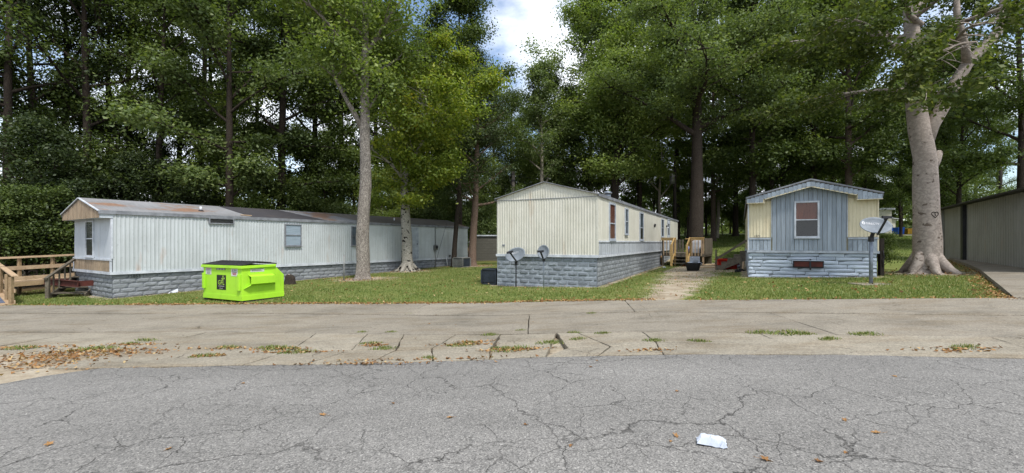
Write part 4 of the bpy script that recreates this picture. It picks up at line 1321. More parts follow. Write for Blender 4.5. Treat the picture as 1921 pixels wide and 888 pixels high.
# black tub with papers and white box
x, y = gp(1300, 508)
tb = tag(ground_root('laundry_tub', x, y), 'black plastic tub full of white rubbish on the bare track', 'tub')
MB().tube([(0,0,.0), (0,0,.01), (0,0,.36), (0,0,.40), (0,0,.37), (0,0,.12)], [.25, .27, .37, .40, .36, .30], 26, cap=True).build('body', M['black_plastic'], tb)
for k in range(2): MB().bar((.40 * (1 - 2*k), -.06, .38), (.47 * (1 - 2*k), .06, .40), .10, .03).build('grip', M['black_plastic'], tb)
wb_ = tag(empty('white_box', (x + .08, y - .02, tb.location.z + .33), R(12)), 'white printed box lying on top of the black tub', 'box')
MB().box((-.21, -.12, .0), (.21, .12, .36)).build('carton', M['paper'], wb_, bevel=.015)
MB().box((-.15, -.124, .14), (.13, -.121, .16)).box((-.15, -.124, .08), (.08, -.121, .10)).build('print', M['print_grey'], wb_)
def crumple(name, x, y, z, s, mat, label, cat, seed, flat=.5, group=None):
    rg = random.Random(seed); bm = bmesh.new()
    bmesh.ops.create_icosphere(bm, subdivisions=2, radius=1)
    for v_ in bm.verts:
        k = rg.uniform(.72, 1.12); v_.co = Vector((v_.co.x*k*s[0], v_.co.y*k*s[1], max(-.6, v_.co.z*k)*s[2]*flat + s[2]*.3))
    me = bpy.data.meshes.new(name); bm.to_mesh(me); bm.free()
    o = link(name, me, mat, loc=(x, y, z)); tag(o, label, cat, group); return o
crumple('paper_wad', x - .18, y - .1, tb.location.z + .32, (.16, .13, .16), M['paper'], 'crumpled white paper in the black tub, left of the box', 'paper', 4)
crumple('paper_wad', x + .28, y - .08, tb.location.z + .30, (.13, .12, .16), M['paper'], 'crumpled white paper in the black tub, right of the box', 'paper', 5)
x, y = gp(1246, 500)
crumple('cardboard_box', x, y + .9, gz(x, y + .9), (.26, .26, .5), M['cardboard'], 'battered brown cardboard box under the porch deck', 'cardboard box', 6, .9)
x, y = gp(1240, 500)
crumple('rag', x - .15, y, gz(x, y), (.22, .12, .13), M['cloth_grey'], 'grey rag on the dirt beside the porch post', 'rag', 7)
x, y = gp(1246, 503)
crumple('rag', x, y, gz(x, y), (.10, .08, .10), M['paper'], 'small white scrap on the dirt under the porch', 'scrap', 8)
x, y = gp(1285, 500)
crumple('brick_rubble', x, y, gz(x, y), (.17, .1, .1), pmat('clay_pot', lin(170, 96, 56), lin(140, 80, 48), 4), 'orange clay rubble at the foot of the porch steps', 'rubble', 9)
for i, (px_, py_, ln, an, mt_) in enumerate(((1322, 500, 1.5, 8, 'lumber_old'), (1330, 503, 1.3, -6, 'lumber_pale'), (1338, 498, 1.1, 3, 'lumber_pale'))):
    x, y = gp(px_, py_)
    tag(MB().bar((-ln/2*math.cos(R(an)), -ln/2*math.sin(R(an)), .03), (ln/2*math.cos(R(an)), ln/2*math.sin(R(an)), .035), .14, .04).build('loose_plank', M[mt_], loc=(x, y, gz(x, y))),
        ['dark loose plank on the dirt right of the black tub', 'pale loose plank lying nearest the steps of the yellow home', 'short pale loose plank farthest back on the dirt'][i], 'plank')

# ------------------------------------------------------------------ dark steps of the yellow home
u0, v0 = -W_H, 4.8
a = -TH_C
sx, sy = ORIG_C[0] + u0*math.cos(a) - v0*math.sin(a), ORIG_C[1] + u0*math.sin(a) + v0*math.cos(a)
stp = tag(empty('wooden_steps', (sx, sy, gz(sx, sy)), a), 'weathered grey wooden steps with slanting handrail at the yellow home', 'steps')
n = 5; top = 1.08 - stp.location.z; run = .27
for k in range(n):
    zt_ = top * (n - k) / n
    MB().box((-.02 - run*(k+1), -.0, zt_ - .04), (-.04 - run*k + .03, 1.0, zt_)).build('step_tread', M['lumber_old'], stp)
for q in (-.02, 1.0):
    pr = []
    for k in range(n):
        pr += [(-run*k - .04, top*(n-k)/n - .045), (-run*(k+1) - .02, top*(n-k)/n - .045)]
    pr += [(-run*n - .02, -.05), (-run*n + .25, -.05), (-.04, top - .45)]
    MB().prism(pr, q, q + .035, 'y').build('stringer', M['lumber_old'], stp)
    MB().bar((-run*n + .02, q + .06, .48), (.0, q + .06, top + .52), .04, .10).build('hand_rail', M['lumber_old'], stp)
    MB().box((-run*n - .02, q + .02, -.1), (-run*n + .05, q + .09, .95 if q < 0 else .6)).build('rail_post', M['lumber_old'], stp)
MB().box((-.28, -.08, -.1), (-.2, -.021, top - .05)).build('leg', M['lumber_old'], stp)
# red toolbox under the steps, shoes and cloths
x, y = at(1362, 22.6)
rt = tag(ground_root('toolbox', x, y, R(-8)), 'red plastic toolbox with pale mark behind the dark steps', 'toolbox')
MB().box((-.46, -.22, .0), (.46, .22, .40)).build('body', M['red_plastic'], rt, bevel=.03)
MB().box((-.48, -.235, .405), (.48, .235, .52)).build('lid', M['red_plastic'], rt, bevel=.035)
MB().bar((-.15, 0, .54), (.15, 0, .54), .05, .04).build('handle', M['black_plastic'], rt)
MB().add([(-.14, -.2235, .24), (.10, -.2235, .31), (.02, -.2235, .22), (-.10, -.2235, .18)], [(0, 1, 2, 3)]).build('mark', M['print_white'], rt)
for i, (px_, py_, s_, mt_, lb) in enumerate(((1382, 500, (.22, .16, .22), 'cloth_dark', 'dark red crumpled cloth under the wooden steps'), (1374, 502, (.16, .12, .14), 'cloth_grey', 'grey crumpled cloth below the red one under the steps'), (1388, 503, (.2, .14, .18), 'cloth_grey', 'grey bundle of cloth near the wall of the yellow home'), (1344, 496, (.1, .08, .2), 'cloth_grey', 'small pale bottle-shaped scrap left of the red toolbox'))):
    x, y = gp(px_, py_)
    crumple('cloth', x, y, gz(x, y), s_, M[mt_], lb, 'cloth', 20 + i, .8)
for i, (px_, py_) in enumerate(((1392, 509), (1384, 511))):
    x, y = gp(px_, py_)
    sh = tag(ground_root('shoe', x, y, R(20 * i)), ['black shoe on the dirt nearest the yellow home', 'black shoe on the dirt farther from the yellow home'][i], 'shoe')
    MB().prism([(-.14, .0), (.15, .0), (.16, .05), (.06, .08), (-.03, .12), (-.13, .13), (-.15, .06)], -.05, .05, 'y').build('upper', M['black_plastic'], sh, bevel=.02)
    MB().box((-.15, -.052, -.002), (.165, .052, .018)).build('sole', M['dark_metal'], sh)
x, y = gp(1394, 508)
tag(MB().bar((-.02, 0, 0), (.05, .05, .42), .07, .04).build('stake', M['lumber_pale'], loc=(x, y, gz(x, y))), 'short pale wooden stake leaning by the corner of the yellow home', 'stake')
# dark post and low evergreen beside the right wall of the yellow home
x, y = 13.05, 16.0
ps = tag(ground_root('wooden_post', x, y), 'dark wooden post with cable against the right corner of the yellow home', 'post')
MB().box((-.09, -.06, -.2), (.05, .06, 1.32)).build('post', M['pole_dark'], ps)
MB().tube([(-.02, -.08, .9), (.03, -.1, .62), (-.03, -.1, .6), (-.01, -.08, .3)], .012, 6).build('cable', M['dark_metal'], ps)

# ------------------------------------------------------------------ access ramp and steps at the white home
def wood_rail(root, a, b_, heights, mat_top, mats, post_at, zb0, zb1):
    """posts with horizontal boards between two plan points; z of the deck at both ends"""
    a = Vector(a); b_ = Vector(b_)
    for h, hh, mt_ in heights:
        MB().bar((a.x, a.y, zb0 + h), (b_.x, b_.y, zb1 + h), .035, hh).build('rail_board', M[mt_], root)
    for q in post_at:
        p_ = a.lerp(b_, q); zq = zb0 + (zb1 - zb0) * q
        d = (b_ - a).normalized(); nrm = Vector((-d.y, d.x)) * -.065
        MB().box((p_.x + nrm.x - .045, p_.y + nrm.y - .045, -.6 - 0), (p_.x + nrm.x + .045, p_.y + nrm.y + .045, zq + .86)).build('post', M['lumber_tan'], root)
    MB().bar((a.x, a.y, zb0 + .90), (b_.x, b_.y, zb1 + .90), .15, .035).build('rail_cap', M[mat_top], root)

rpx, rpy = -17.6, 17.6
rp = tag(empty('ramp', (rpx, rpy, 0)), 'pale wooden access ramp with board railings left of the white home', 'ramp')
L_ = lambda x, y: (x - rpx, y - rpy)
# upper run beside the home
pA, pB = L_(-16.95, 18.75), L_(-19.3, 15.15)
wood_rail(rp, pA, pB, ((.52, .13, 'lumber_pale'), (.14, .13, 'lumber_pale'), (-.08, .16, 'lumber_tan')), 'lumber_pale', None, (.10, .34, .92), .12, -.04)
off = Vector(pB) - Vector(pA); nn = Vector((-off.y, off.x)).normalized()
if nn.x > 0: nn = -nn
qA, qB = Vector(pA) + nn*1.2, Vector(pB) + nn*1.2
wood_rail(rp, qA, qB, ((.48, .13, 'lumber_pale'),), 'lumber_pale', None, (.05, .5, .95), .12, -.04)
nb = 28
for k in range(nb):
    q = (k + .5) / nb
    c_ = Vector(pA).lerp(Vector(pB), q) + nn * .6
    link('deck_board', plank_mesh(M['lumber_pale']), None, rp, (c_.x, c_.y, .10 - .16*q), (0, 0, math.atan2(nn.y, nn.x)), (1.2, off.length/nb - .008, .035))
# lower run coming down to the concrete
pC, pD = L_(-20.9, 18.3), L_(-15.75, 14.35)
gD = gz(-15.75, 14.35)
wood_rail(rp, pC, pD, ((.42, .11, 'lumber_pale'), (.06, .11, 'lumber_pale')), 'lumber_pale', None, (.5, .82, .985), gD + .32, gD + .02)
off2 = Vector(pD) - Vector(pC); n2 = Vector((-off2.y, off2.x)).normalized()
if n2.y > 0: n2 = -n2
blue = pmat('ramp_mat', lin(96, 104, 124), lin(80, 88, 106), 3, .9)
nb = 40
for k in range(nb):
    q = (k + .5) / nb
    c_ = Vector(pC).lerp(Vector(pD), q) + n2 * .62
    link('deck_board', plank_mesh(M['lumber_pale']), None, rp, (c_.x, c_.y, gD + .30 - .28*q), (0, 0, math.atan2(n2.y, n2.x)), (1.24, off2.length/nb - .006, .035))
c0, c1 = Vector(pC) + n2*.62, Vector(pD) + n2*.62
MB().bar((c0.x, c0.y, gD + .325), (c1.x - off2.x*.06, c1.y - off2.y*.06, gD + .06), .9, .006).build('grip_mat', blue, rp)
# grey steps up to the landing
s0, s1 = Vector((-16.35, 15.95)), Vector((-17.05, 17.9))
st = tag(empty('wooden_steps', (s0.x, s0.y, gz(s0.x, s0.y))), 'weathered grey wooden steps with balustrade at the end of the white home', 'steps')
d = (s1 - s0); z1 = .30 - st.location.z; LL = d.length
st.rotation_euler.z = math.atan2(d.y, d.x)
for k in range(4):
    MB().box((.15 + LL*.2*k, -1.0, z1*(k+1)/4.6 - .035), (.15 + LL*.2*(k+1) + .03, -.02, z1*(k+1)/4.6)).build('step_tread', M['lumber_old'], st)
MB().bar((.1, -.01, .02), (LL, -.01, z1 - .05), .04, .22).build('stringer', M['lumber_old'], st)
MB().bar((.1, -1.01, .02), (LL, -1.01, z1 - .05), .04, .22).build('stringer', M['lumber_old'], st)
MB().box((-.05, -.05, -.1), (.06, .05, .75)).build('newel_post', M['lumber_old'], st)
MB().box((LL - .05, -.05, -.1), (LL + .05, .05, z1 + .75)).build('newel_post', M['lumber_old'], st)
MB().bar((-.12, 0, .70), (LL + .05, 0, z1 + .72), .09, .06).build('hand_rail', M['lumber_old'], st)
for k in range(5):
    q = (k + 1) / 6
    MB().box((LL*q - .02, -.02, z1*q + .02), (LL*q + .02, .02, .70 + (z1 + .02)*q)).build('baluster', M['lumber_old'], st)

# ------------------------------------------------------------------ air conditioners, stump, stakes, poles
def condenser(x, y, w_, h_, mat, dark, label, rz):
    r = tag(ground_root('air_conditioner', x, y, rz), label, 'air conditioner')
    MB().box((-w_/2 + .03, -w_/2 + .03, .05), (w_/2 - .03, w_/2 - .03, h_ - .06)).build('coil', dark, r)
    MB().box((-w_/2, -w_/2, 0), (w_/2, w_/2, .06)).build('base', mat, r)
    MB().box((-w_/2, -w_/2, h_ - .06), (w_/2, w_/2, h_)).build('top', mat, r, bevel=.01)
    for sx_ in (-1, 1):
        for sy_ in (-1, 1):
            MB().box((sx_*w_/2 - .03, sy_*w_/2 - .03, .061), (sx_*w_/2 + .03 - .03*(sx_ > 0)*2*0, sy_*w_/2 + .03, h_ - .061)).build('corner_post', mat, r)
    for k in range(9):
        z = .10 + k * (h_ - .2) / 9
        MB().box((-w_/2 + .031, -w_/2 - .008, z), (w_/2 - .031, -w_/2 + .02, z + .04)).box((-w_/2 - .008, -w_/2 + .031, z), (-w_/2 + .02, w_/2 - .031, z + .04)).build('louvre', mat, r)
    return r
x, y = at(866, 28.6)
condenser(x, y, .78, .62, M['ac_metal'], M['ac_dark'], 'pale metal air conditioner at the far end of the white home', R(-32))
x, y = at(924, 17.9)
condenser(x, y, .62, .62, M['ac_dark'], M['dark_metal'], 'dark air conditioner at the left corner of the cream home', R(-27))
x, y = gp(541, 534)
stmp = tag(ground_root('tree_stump', x, y + .15), 'broken dark tree stump beside the dumpster', 'stump')
MB().tube([(0,0,-.1), (0,0,.0), (.01,0,.08), (.02,0,.2), (.0,0,.33), (.02,0,.40)], [.36, .34, .25, .22, .20, .13], 18, wob=.22, seed=3).build('trunk', M['bark_dark'], stmp)
MB().tube([(-.06,-.02,.33), (-.04,-.02,.43)], [.09, .05], 9, wob=.2).build('broken_top', M['bark_dead'], stmp)
x, y = gp(645, 528)
tag(MB().tube([(0,0,-.2), (.01,0,1.18)], .03, 8).build('metal_stake', M['ac_metal'], loc=(x, y, gz(x, y))), 'thin grey metal stake in the lawn left of the tall trunk', 'stake')
for i, (px_, py_, lean, hh) in enumerate(((840, 500, -.1, .65), (846, 499, .18, .7), (852, 498, .05, .6))):
    x, y = gp(px_, py_)
    tag(MB().tube([(0,0,-.1), (lean, .05, hh)], .022, 7).build('plastic_pipe', M['white_plastic'], loc=(x, y, gz(x, y))), ['leftmost white pipe sticking out by the dark trunk', 'middle white pipe leaning by the dark trunk', 'rightmost white pipe leaning by the dark trunk'][i], 'pipe')
def pole(px, Y, h_, r_, mat, label, extras=None):
    x, y = at(px, Y)
    p = tag(ground_root('utility_pole', x, y), label, 'utility pole')
    MB().tube([(0,0,-.3), (0,0,h_*.5), (0,0,h_)], [r_*1.15, r_, r_*.85], 12).build('pole', M[mat], p)
    if extras: extras(p, h_)
    return p
def insul(p, h_):
    MB().tube([(.05, -.1, h_ - .2), (-.35, -.2, h_ - .35), (-.3, -.2, h_ - .9), (-.05, -.14, h_ - 1.3)], .02, 6).build('cable_loop', M['dark_metal'], p)
    MB().box((-.18, -.2, h_ - .8), (.18, -.12, h_ - .72)).build('bracket', M['dark_metal'], p)
pole(963, 39.0, 7.6, .17, 'pole_wood', 'short weathered grey utility pole behind the cream home roof', insul)
def transf(p, h_):
    MB().tube([(-.35, -.25, h_ - 2.4), (-.35, -.25, h_ - 1.4)], .24, 16).build('transformer', M['ac_metal'], p)
    MB().box((-.3, -.12, h_ - 1.95), (.0, -.02, h_ - 1.85)).build('bracket', M['dark_metal'], p)
pole(1266, 44.0, 8.2, .16, 'pole_dark', 'dark utility pole with grey transformer behind the porch', transf)
pole(1877, 48.0, 9.6, .16, 'pole_dark', 'dark utility pole standing beyond the grey shed roof')
def wire(a, b_, sag, label):
    pts = []
    for k in range(13):
        t = k / 12
        pts.append((a[0]+(b_[0]-a[0])*t, a[1]+(b_[1]-a[1])*t, a[2]+(b_[2]-a[2])*t - sag*4*t*(1-t)))
    tag(MB().tube(pts, .011, 5).build('overhead_wire', M['dark_metal']), label, 'wire')
p1 = at(963, 39.0); p2 = at(1266, 44.0)
wire((*p1, gz(*p1) + 7.3), (*p2, gz(*p2) + 7.0), .9, 'upper overhead wire between the grey and dark utility poles')
wire((*p1, gz(*p1) + 6.8), (*p2, gz(*p2) + 6.4), 1.0, 'lower overhead wire between the grey and dark utility poles')
ga = at(838, 29.5); gb = at(814, 27.4)
wire((ga[0], ga[1], 2.75), (gb[0], gb[1], gz(*gb)), .0, 'slanting guy wire in front of the white home by the meter')

# crumpled white paper wrapper on the asphalt
x, y = gp(1335, 836)
rg = random.Random(2)
vs, fs = [], []
nx, ny = 9, 6
for j in range(ny):
    for i in range(nx):
        u, w_ = i/(nx-1) - .5, j/(ny-1) - .5
        z = .018 + .022*(1 - abs(u)*1.2) + (.016 if (j in (1, 4)) else 0) + rg.uniform(-.006, .008)
        if i in (0, nx-1) or j in (0, ny-1): z = .004 + rg.uniform(0, .012)
        if i == 6 and j < 3: z = .008
        vs.append((u*.20 + rg.uniform(-.004, .004) + w_*.02, w_*.13 + rg.uniform(-.004, .004) - u*.03, z))
fs = [(j*nx+i, j*nx+i+1, (j+1)*nx+i+1, (j+1)*nx+i) for j in range(ny-1) for i in range(nx-1)]
pp = MB().add(vs, fs).build('paper_wrapper', M['paper'], loc=(x, y, gz(x, y) + .013), rot=(0, 0, R(-12)))
m_ = pp.modifiers.new('solid', 'SOLIDIFY'); m_.thickness = .0015
tag(pp, 'crumpled white paper wrapper lying on the asphalt', 'paper')

# ------------------------------------------------------------------ trees
def leaf_mesh(name, C, NRM, size, tint, rng, aspect=.58, fold=.18):
    n = len(C)
    t = rng.normal(size=(n, 3))
    t -= (t * NRM).sum(1, keepdims=True) * NRM
    t /= np.linalg.norm(t, axis=1, keepdims=True) + 1e-9
    b = np.cross(NRM, t)
    L = size[:, None]; Wd = (size * aspect)[:, None]
    V = np.empty((n, 4, 3))
    V[:, 0] = C - t * L * .5
    V[:, 1] = C + b * Wd * .5 - NRM * Wd * fold + t * L * .05
    V[:, 2] = C + t * L * .5
    V[:, 3] = C - b * Wd * .5 - NRM * Wd * fold + t * L * .05
    me = bpy.data.meshes.new(name)
    me.vertices.add(n * 4); me.vertices.foreach_set('co', V.reshape(-1).astype(np.float32))
    me.loops.add(n * 4); me.loops.foreach_set('vertex_index', np.arange(n * 4, dtype=np.int32))
    me.polygons.add(n)
    me.polygons.foreach_set('loop_start', np.arange(0, n * 4, 4, dtype=np.int32))
    a = me.attributes.new('tint', 'FLOAT', 'FACE'); a.data.foreach_set('value', tint.astype(np.float32))
    me.update(calc_edges=True)
    return me

def rot_az(v, a):
    return Vector((v.x*math.cos(a) - v.y*math.sin(a), v.x*math.sin(a) + v.y*math.cos(a), v.z))

def limb_path(start, az, el, ln, rg, curl=.25, n=5, droop=0.0):
    d = Vector((math.cos(az)*math.cos(el), math.sin(az)*math.cos(el), math.sin(el)))
    p = Vector(start); out = [p.copy()]
    for i in range(n):
        d = (d + Vector((rg.uniform(-.22, .22), rg.uniform(-.22, .22), curl*.35 - droop*(i/n)))).normalized()
        p = p + d * ln / n
        out.append(p.copy())
    return out

def gen_tree(name, seed, H, r0, cb, Rr, limbs=16, nleaf=24000, leaf=.17, clump=.75, path=None, profile='oval', el=(15, 50), droop=.15,
             shift=(0, 0), sides=14, flare=1.5, extra=None, tintshift=0.0, subs=5, skip_trunk_above=None, flat=.5, inner=.35, lims=None):
    """trunk with limbs as one mesh, leaves as another; returns both"""
    rg = random.Random(seed); rn = np.random.default_rng(seed)
    if path is None:
        wx, wy = rg.uniform(-.25, .25), rg.uniform(-.25, .25)
        path = []
        m = 12
        for i in range(m + 1):
            t = i / m
            path.append((wx*math.sin(t*5 + seed)*t*2, wy*math.sin(t*4 + seed*2)*t*2, H * .95 * t))
    zs = [p[2] for p in path]
    rad = []
    for p in path:
        t = p[2] / zs[-1]
        rr = r0 * (1 - .82 * t ** 1.1)
        rad.append(max(.03, rr))
    pts = [Vector(p) for p in path]
    # fine rings near the foot for the root flare
    fpts = [Vector((pts[0].x, pts[0].y, -.25)), Vector((pts[0].x, pts[0].y, 0)), pts[0] + (pts[1]-pts[0]) * .08, pts[0] + (pts[1]-pts[0]) * .25] + pts[1:]
    frad = [r0*flare*1.1, r0*flare, r0*(1 + (flare-1)*.35), r0*(1 + (flare-1)*.08)] + rad[1:]
    b = MB()
    b.tube(fpts, frad, sides, wob=.06, seed=seed)
    def on_trunk(z):
        for i in range(len(pts)-1):
            if pts[i].z <= z <= pts[i+1].z:
                t = (z - pts[i].z) / max(1e-6, pts[i+1].z - pts[i].z)
                return pts[i].lerp(pts[i+1], t), rad[i] + (rad[i+1] - rad[i]) * t
        return pts[-1], rad[-1]
    centers = []
    for k in range(limbs):
        u = (k + rg.uniform(.1, .9)) / limbs
        z = cb + (zs[-1] - cb) * u
        p, rt = on_trunk(z)
        if profile == 'oval': w = math.sin(math.pi * min(1, .16 + .80*u)) ** .7
        elif profile == 'cone': w = (1 - u) ** .8 * .95 + .1
        elif profile == 'top': w = math.sin(math.pi * min(1, .05 + .7*u)) ** .8
        else: w = 1 - .55*u
        ln = Rr * w * rg.uniform(.72, 1.2)
        az = k * 2.399 + rg.uniform(-.5, .5)
        e = R(rg.uniform(*el)) + u * .3
        lp = limb_path(p, az, e, ln, rg, .25, 6, droop)
        r1 = min(rt * .55, .02 + ln * .022)
        b.tube(lp, [r1 * (1 - .85 * i / 6) for i in range(7)], 6, cap=False)
        for i in range(2, 7): centers.append((lp[i], .9 + .25*(i/6)))
        for s_ in range(subs):
            q = rg.uniform(.25, .95)
            base = lp[int(q * 6)]
            sl = ln * rg.uniform(.25, .45)
            sp = limb_path(base, az + rg.choice((-1, 1)) * rg.uniform(.5, 1.2), e + rg.uniform(-.4, .4), sl, rg, .2, 4, droop)
            b.tube(sp, [r1 * .4 * (1 - .8 * i / 4) for i in range(5)], 5, cap=False)
            for i in range(2, 5): centers.append((sp[i], .8))
    if extra:
        for c, w in extra(rg, b): centers.append((c, w))
    tm = b.mesh(name + '_trunk')
    nc = len(centers)
    C0 = np.array([list(c[0]) for c in centers]); Wc = np.array([c[1] for c in centers])
    # clumps differ a lot in fullness, so light and dark masses and gaps form
    full = rn.gamma(1.6, 1.0, nc) * Wc
    cnt = np.maximum(4, (full / full.sum() * nleaf)).astype(int)
    idx = np.repeat(np.arange(nc), cnt)
    n = len(idx)
    g = rn.normal(size=(n, 3)) * np.array([clump, clump, clump * flat]) * .62
    sz_c = rn.uniform(.65, 1.25, nc)
    P = C0[idx] + g * sz_c[idx][:, None]
    P[:, 0] += shift[0]; P[:, 1] += shift[1]
    P[:, 2] = np.maximum(P[:, 2], .25)
    if lims is not None: 
        keep = lims(P); P = P[keep]; g = g[keep]; idx = idx[keep]; n = len(P)
    out = g / (np.linalg.norm(g, axis=1, keepdims=True) + 1e-6)
    NR = out * .5 + rn.normal(size=(n, 3)) * .5 + np.array([0, 0, .7])
    NR /= np.linalg.norm(NR, axis=1, keepdims=True)
    tc = rn.uniform(0, 1, nc)
    tint = np.clip(.35 * tc[idx] + .65 * rn.uniform(0, 1, n) ** 1.3 + tintshift, 0, 1)
    lm = leaf_mesh(name + '_leaves', P, NR, leaf * rn.uniform(.65, 1.35, n), tint, rn)
    return tm, lm

def plant(name, meshes, bark, leafm, x, y, label, group=None, rz=0.0, s=1.0, sz=None, cat='tree', dz=0.0, parts=('trunk', 'crown')):
    t = tag(ground_root(name, x, y, rz, dz), label, cat, group)
    t.scale = (s, s, sz or s)
    tr = link(parts[0], meshes[0], bark, t)
    cr = link(parts[1], meshes[1], leafm, t)
    ovr(tr, bark); ovr(cr, leafm)
    return t

rgT = random.Random(77)
# shared kinds
TALL = [gen_tree('tall', 10 + k, H, .26, cb, Rr, limbs=lm, nleaf=37000, leaf=lf_, clump=.85, droop=dr_, flat=.62, el=(-8, 46)) for k, (H, cb, Rr, lm, lf_, dr_) in enumerate(((22, 3.4, 4.8, 24, .19, .26), (24, 4.2, 5.4, 23, .22, .3), (20, 2.4, 4.4, 22, .17, .22), (23, 5.4, 5.8, 21, .2, .34), (21, 3.0, 4.6, 26, .15, .4)))]
THIN = [gen_tree('thin', 20 + k, H, .26, cb, Rr, limbs=lm, nleaf=21000, leaf=.18, clump=.78, droop=.3, flat=.6, el=(-8, 46)) for k, (H, cb, Rr, lm) in enumerate(((22, 3.4, 4.8, 22), (24, 4.6, 5.2, 21), (21, 2.6, 4.6, 23)))]
MIDT = [gen_tree('mid', 30 + k, H, .16, cb, Rr, limbs=17, nleaf=17000, leaf=.16, clump=.7, droop=.22) for k, (H, cb, Rr) in enumerate(((11, 1.6, 3.0), (13, 2.2, 3.4), (9, 1.2, 2.8)))]
BUSH = [gen_tree('bush', 50 + k, H, .05, .2, Rr, limbs=14, nleaf=9000, leaf=.12, clump=.5, profile='dome', flare=1.1, el=(20, 60)) for k, (H, Rr) in enumerate(((3.2, 1.9), (4.2, 2.1), (2.4, 1.8)))]

# ---- the trees one can point at
# 1 tall straight tree on the lawn, pale grey bark, forked left
x, y = at(680, 21.3)
def fork(rg, b):
    out = []
    lp = [Vector(p) for p in ((.05, 0, 6.9), (-.25, -.1, 7.6), (-.7, -.15, 8.4), (-1.2, -.2, 9.4), (-1.6, -.2, 11.3), (-2.1, 0, 13.5))]
    b.tube(lp, [.13, .11, .10, .085, .07, .03], 10, wob=.05)
    for q in lp[3:]:
        for k in range(3):
            sp = limb_path(q, rg.uniform(0, 6.28), .3, rg.uniform(1.2, 2.4), rg, .2, 4, .15)
            b.tube(sp, [.05, .04, .03, .02, .01], 5, cap=False)
            out += [(sp[3], 1.0), (sp[4], 1.0)]
    for k in range(46):
        a = rg.uniform(0, 6.28); q = rg.uniform(.3, 3.2)
        out.append((Vector((q*math.cos(a), q*math.sin(a) - .6, rg.uniform(7.6, 14))), .9))
    return out
big = gen_tree('lawn_tree', 101, 18, .32, 7.6, 4.6, limbs=19, nleaf=34000, leaf=.17, clump=.9, flare=1.5, sides=22, extra=fork, droop=.34,
               path=[(0,0,0), (.03,0,.8), (.0,0,2.0), (.06,0,3.2), (.16,0,4.4), (.14,0,5.6), (.10,0,6.8), (.12,0,8.0), (.1,0,9.6), (.15,0,11.5), (.1,0,13.5), (.1,0,15.5), (.1,0,17.2)])
plant('lawn_tree', big, M['bark_grey'], M['leaf_bright'], x, y, 'tall straight tree with pale grey trunk before the white home')
# 2 scarred trunk with yellow-green spray
x, y = at(765, 26.0)
def spray(rg, b):
    out = []
    for k in range(120):
        a = rg.uniform(0, 6.28); z = rg.uniform(3.9, 9.5); q = rg.uniform(.2, 2.6 + .5*math.sin(z))
        out.append((Vector((-1.0 + q*math.cos(a) + (z - 4)*.12, q*math.sin(a)*.8 + .2, z)), .9))
    for az in (20, 95, 170, 215, 250, 300):
        ca, sa_ = math.cos(R(az)), math.sin(R(az)); ll = rg.uniform(.75, 1.1)
        b.tube([(ca*.15, sa_*.15, .6), (ca*.3, sa_*.3, .3), (ca*.52, sa_*.52, .1), (ca*ll, sa_*ll, -.06)], [.13, .14, .11, .05], 8, wob=.15, seed=az)
    return out
scar = gen_tree('scarred_tree', 102, 11.5, .33, 4.3, 4.3, limbs=20, nleaf=38000, leaf=.17, clump=.62, flare=1.9, sides=22, droop=.24, el=(5, 40), shift=(1.2, -.6), flat=.42, extra=spray,
                path=[(0,0,0), (-.05,0,.8), (-.05,0,1.8), (-.12,0,2.8), (-.16,0,3.8), (-.2,0,4.9), (.1,0,6.2), (.5,0,7.6), (.9,0,9.2), (1.1,0,11)])
plant('scarred_tree', scar, M['bark_scar'], M['leaf_yellow'], x, y, 'pale trunk with black scars and yellow-green leaves before the white home')
# 3 dark leaning trunk
x, y = at(851, 28.9)
ln_ = gen_tree('leaning_tree', 103, 13, .17, 7.0, 2.6, limbs=12, nleaf=9000, leaf=.16, clump=.7, flare=1.2, droop=.2,
               path=[(0,0,0), (.08,0,1.5), (.2,0,3.0), (.36,0,4.8), (.42,.1,7), (.5,.2,9.5), (.5,.2,12.5)])
plant('leaning_tree', ln_, M['bark_dark'], M['leaf_mid'], x, y, 'slim dark leaning trunk at the far end of the white home')
# 4 cedar
x, y = at(886, 29.6)
ced = gen_tree('cedar', 104, 14.5, .26, 3.6, 3.1, limbs=26, nleaf=26000, leaf=.12, clump=.62, profile='cone', el=(-5, 30), flare=1.5, droop=.08,
               path=[(0,0,0), (.03,0,1.2), (.08,0,2.4), (.18,0,3.8), (.25,0,5.5), (.3,0,8), (.35,0,11), (.3,0,14)])
plant('cedar_tree', ced, M['bark_cedar'], M['leaf_cedar'], x, y, 'cedar with reddish brown trunk between the white and cream homes')
# 5 round green tree behind the cream home
x, y = at(1154, 38)
rnd = gen_tree('round_tree', 105, 15.5, .42, 5.2, 5.4, limbs=24, nleaf=42000, leaf=.2, clump=1.0, flare=1.3, el=(0, 45))
plant('round_tree', rnd, M['bark_dark'], M['leaf_bright'], x, y, 'broad mid green tree rising behind the roof of the cream home')
# 6 big oak behind the porch
x, y = at(1306, 34.5)
def oaklimbs(rg, b):
    out = []
    for (az, z, ln2, el2) in ((180, 9.0, 7.5, 25), (150, 11.5, 8.0, 35), (0, 9.5, 7.0, 22), (20, 12.5, 7.0, 35), (250, 10.5, 7.0, 18), (300, 13, 6.5, 30), (200, 14, 7, 35)):
        lp = limb_path((0, 0, z), R(az), R(el2), ln2, rg, .12, 7, .1)
        b.tube(lp, [.24, .2, .16, .13, .1, .07, .05, .02], 8, cap=False)
        for q in lp[2:]:
            for k in range(4):
                sp = limb_path(q, rg.uniform(0, 6.28), rg.uniform(-.2, .5), rg.uniform(1.2, 2.6), rg, .2, 4, .2)
                b.tube(sp, [.05, .04, .03, .02, .01], 5, cap=False)
                out += [(sp[2], .8), (sp[3], 1.0), (sp[4], 1.0)]
    return out
oak = gen_tree('oak', 106, 22, .54, 9, 5.0, limbs=12, nleaf=48000, leaf=.19, clump=.95, flare=1.3, sides=22, extra=oaklimbs)
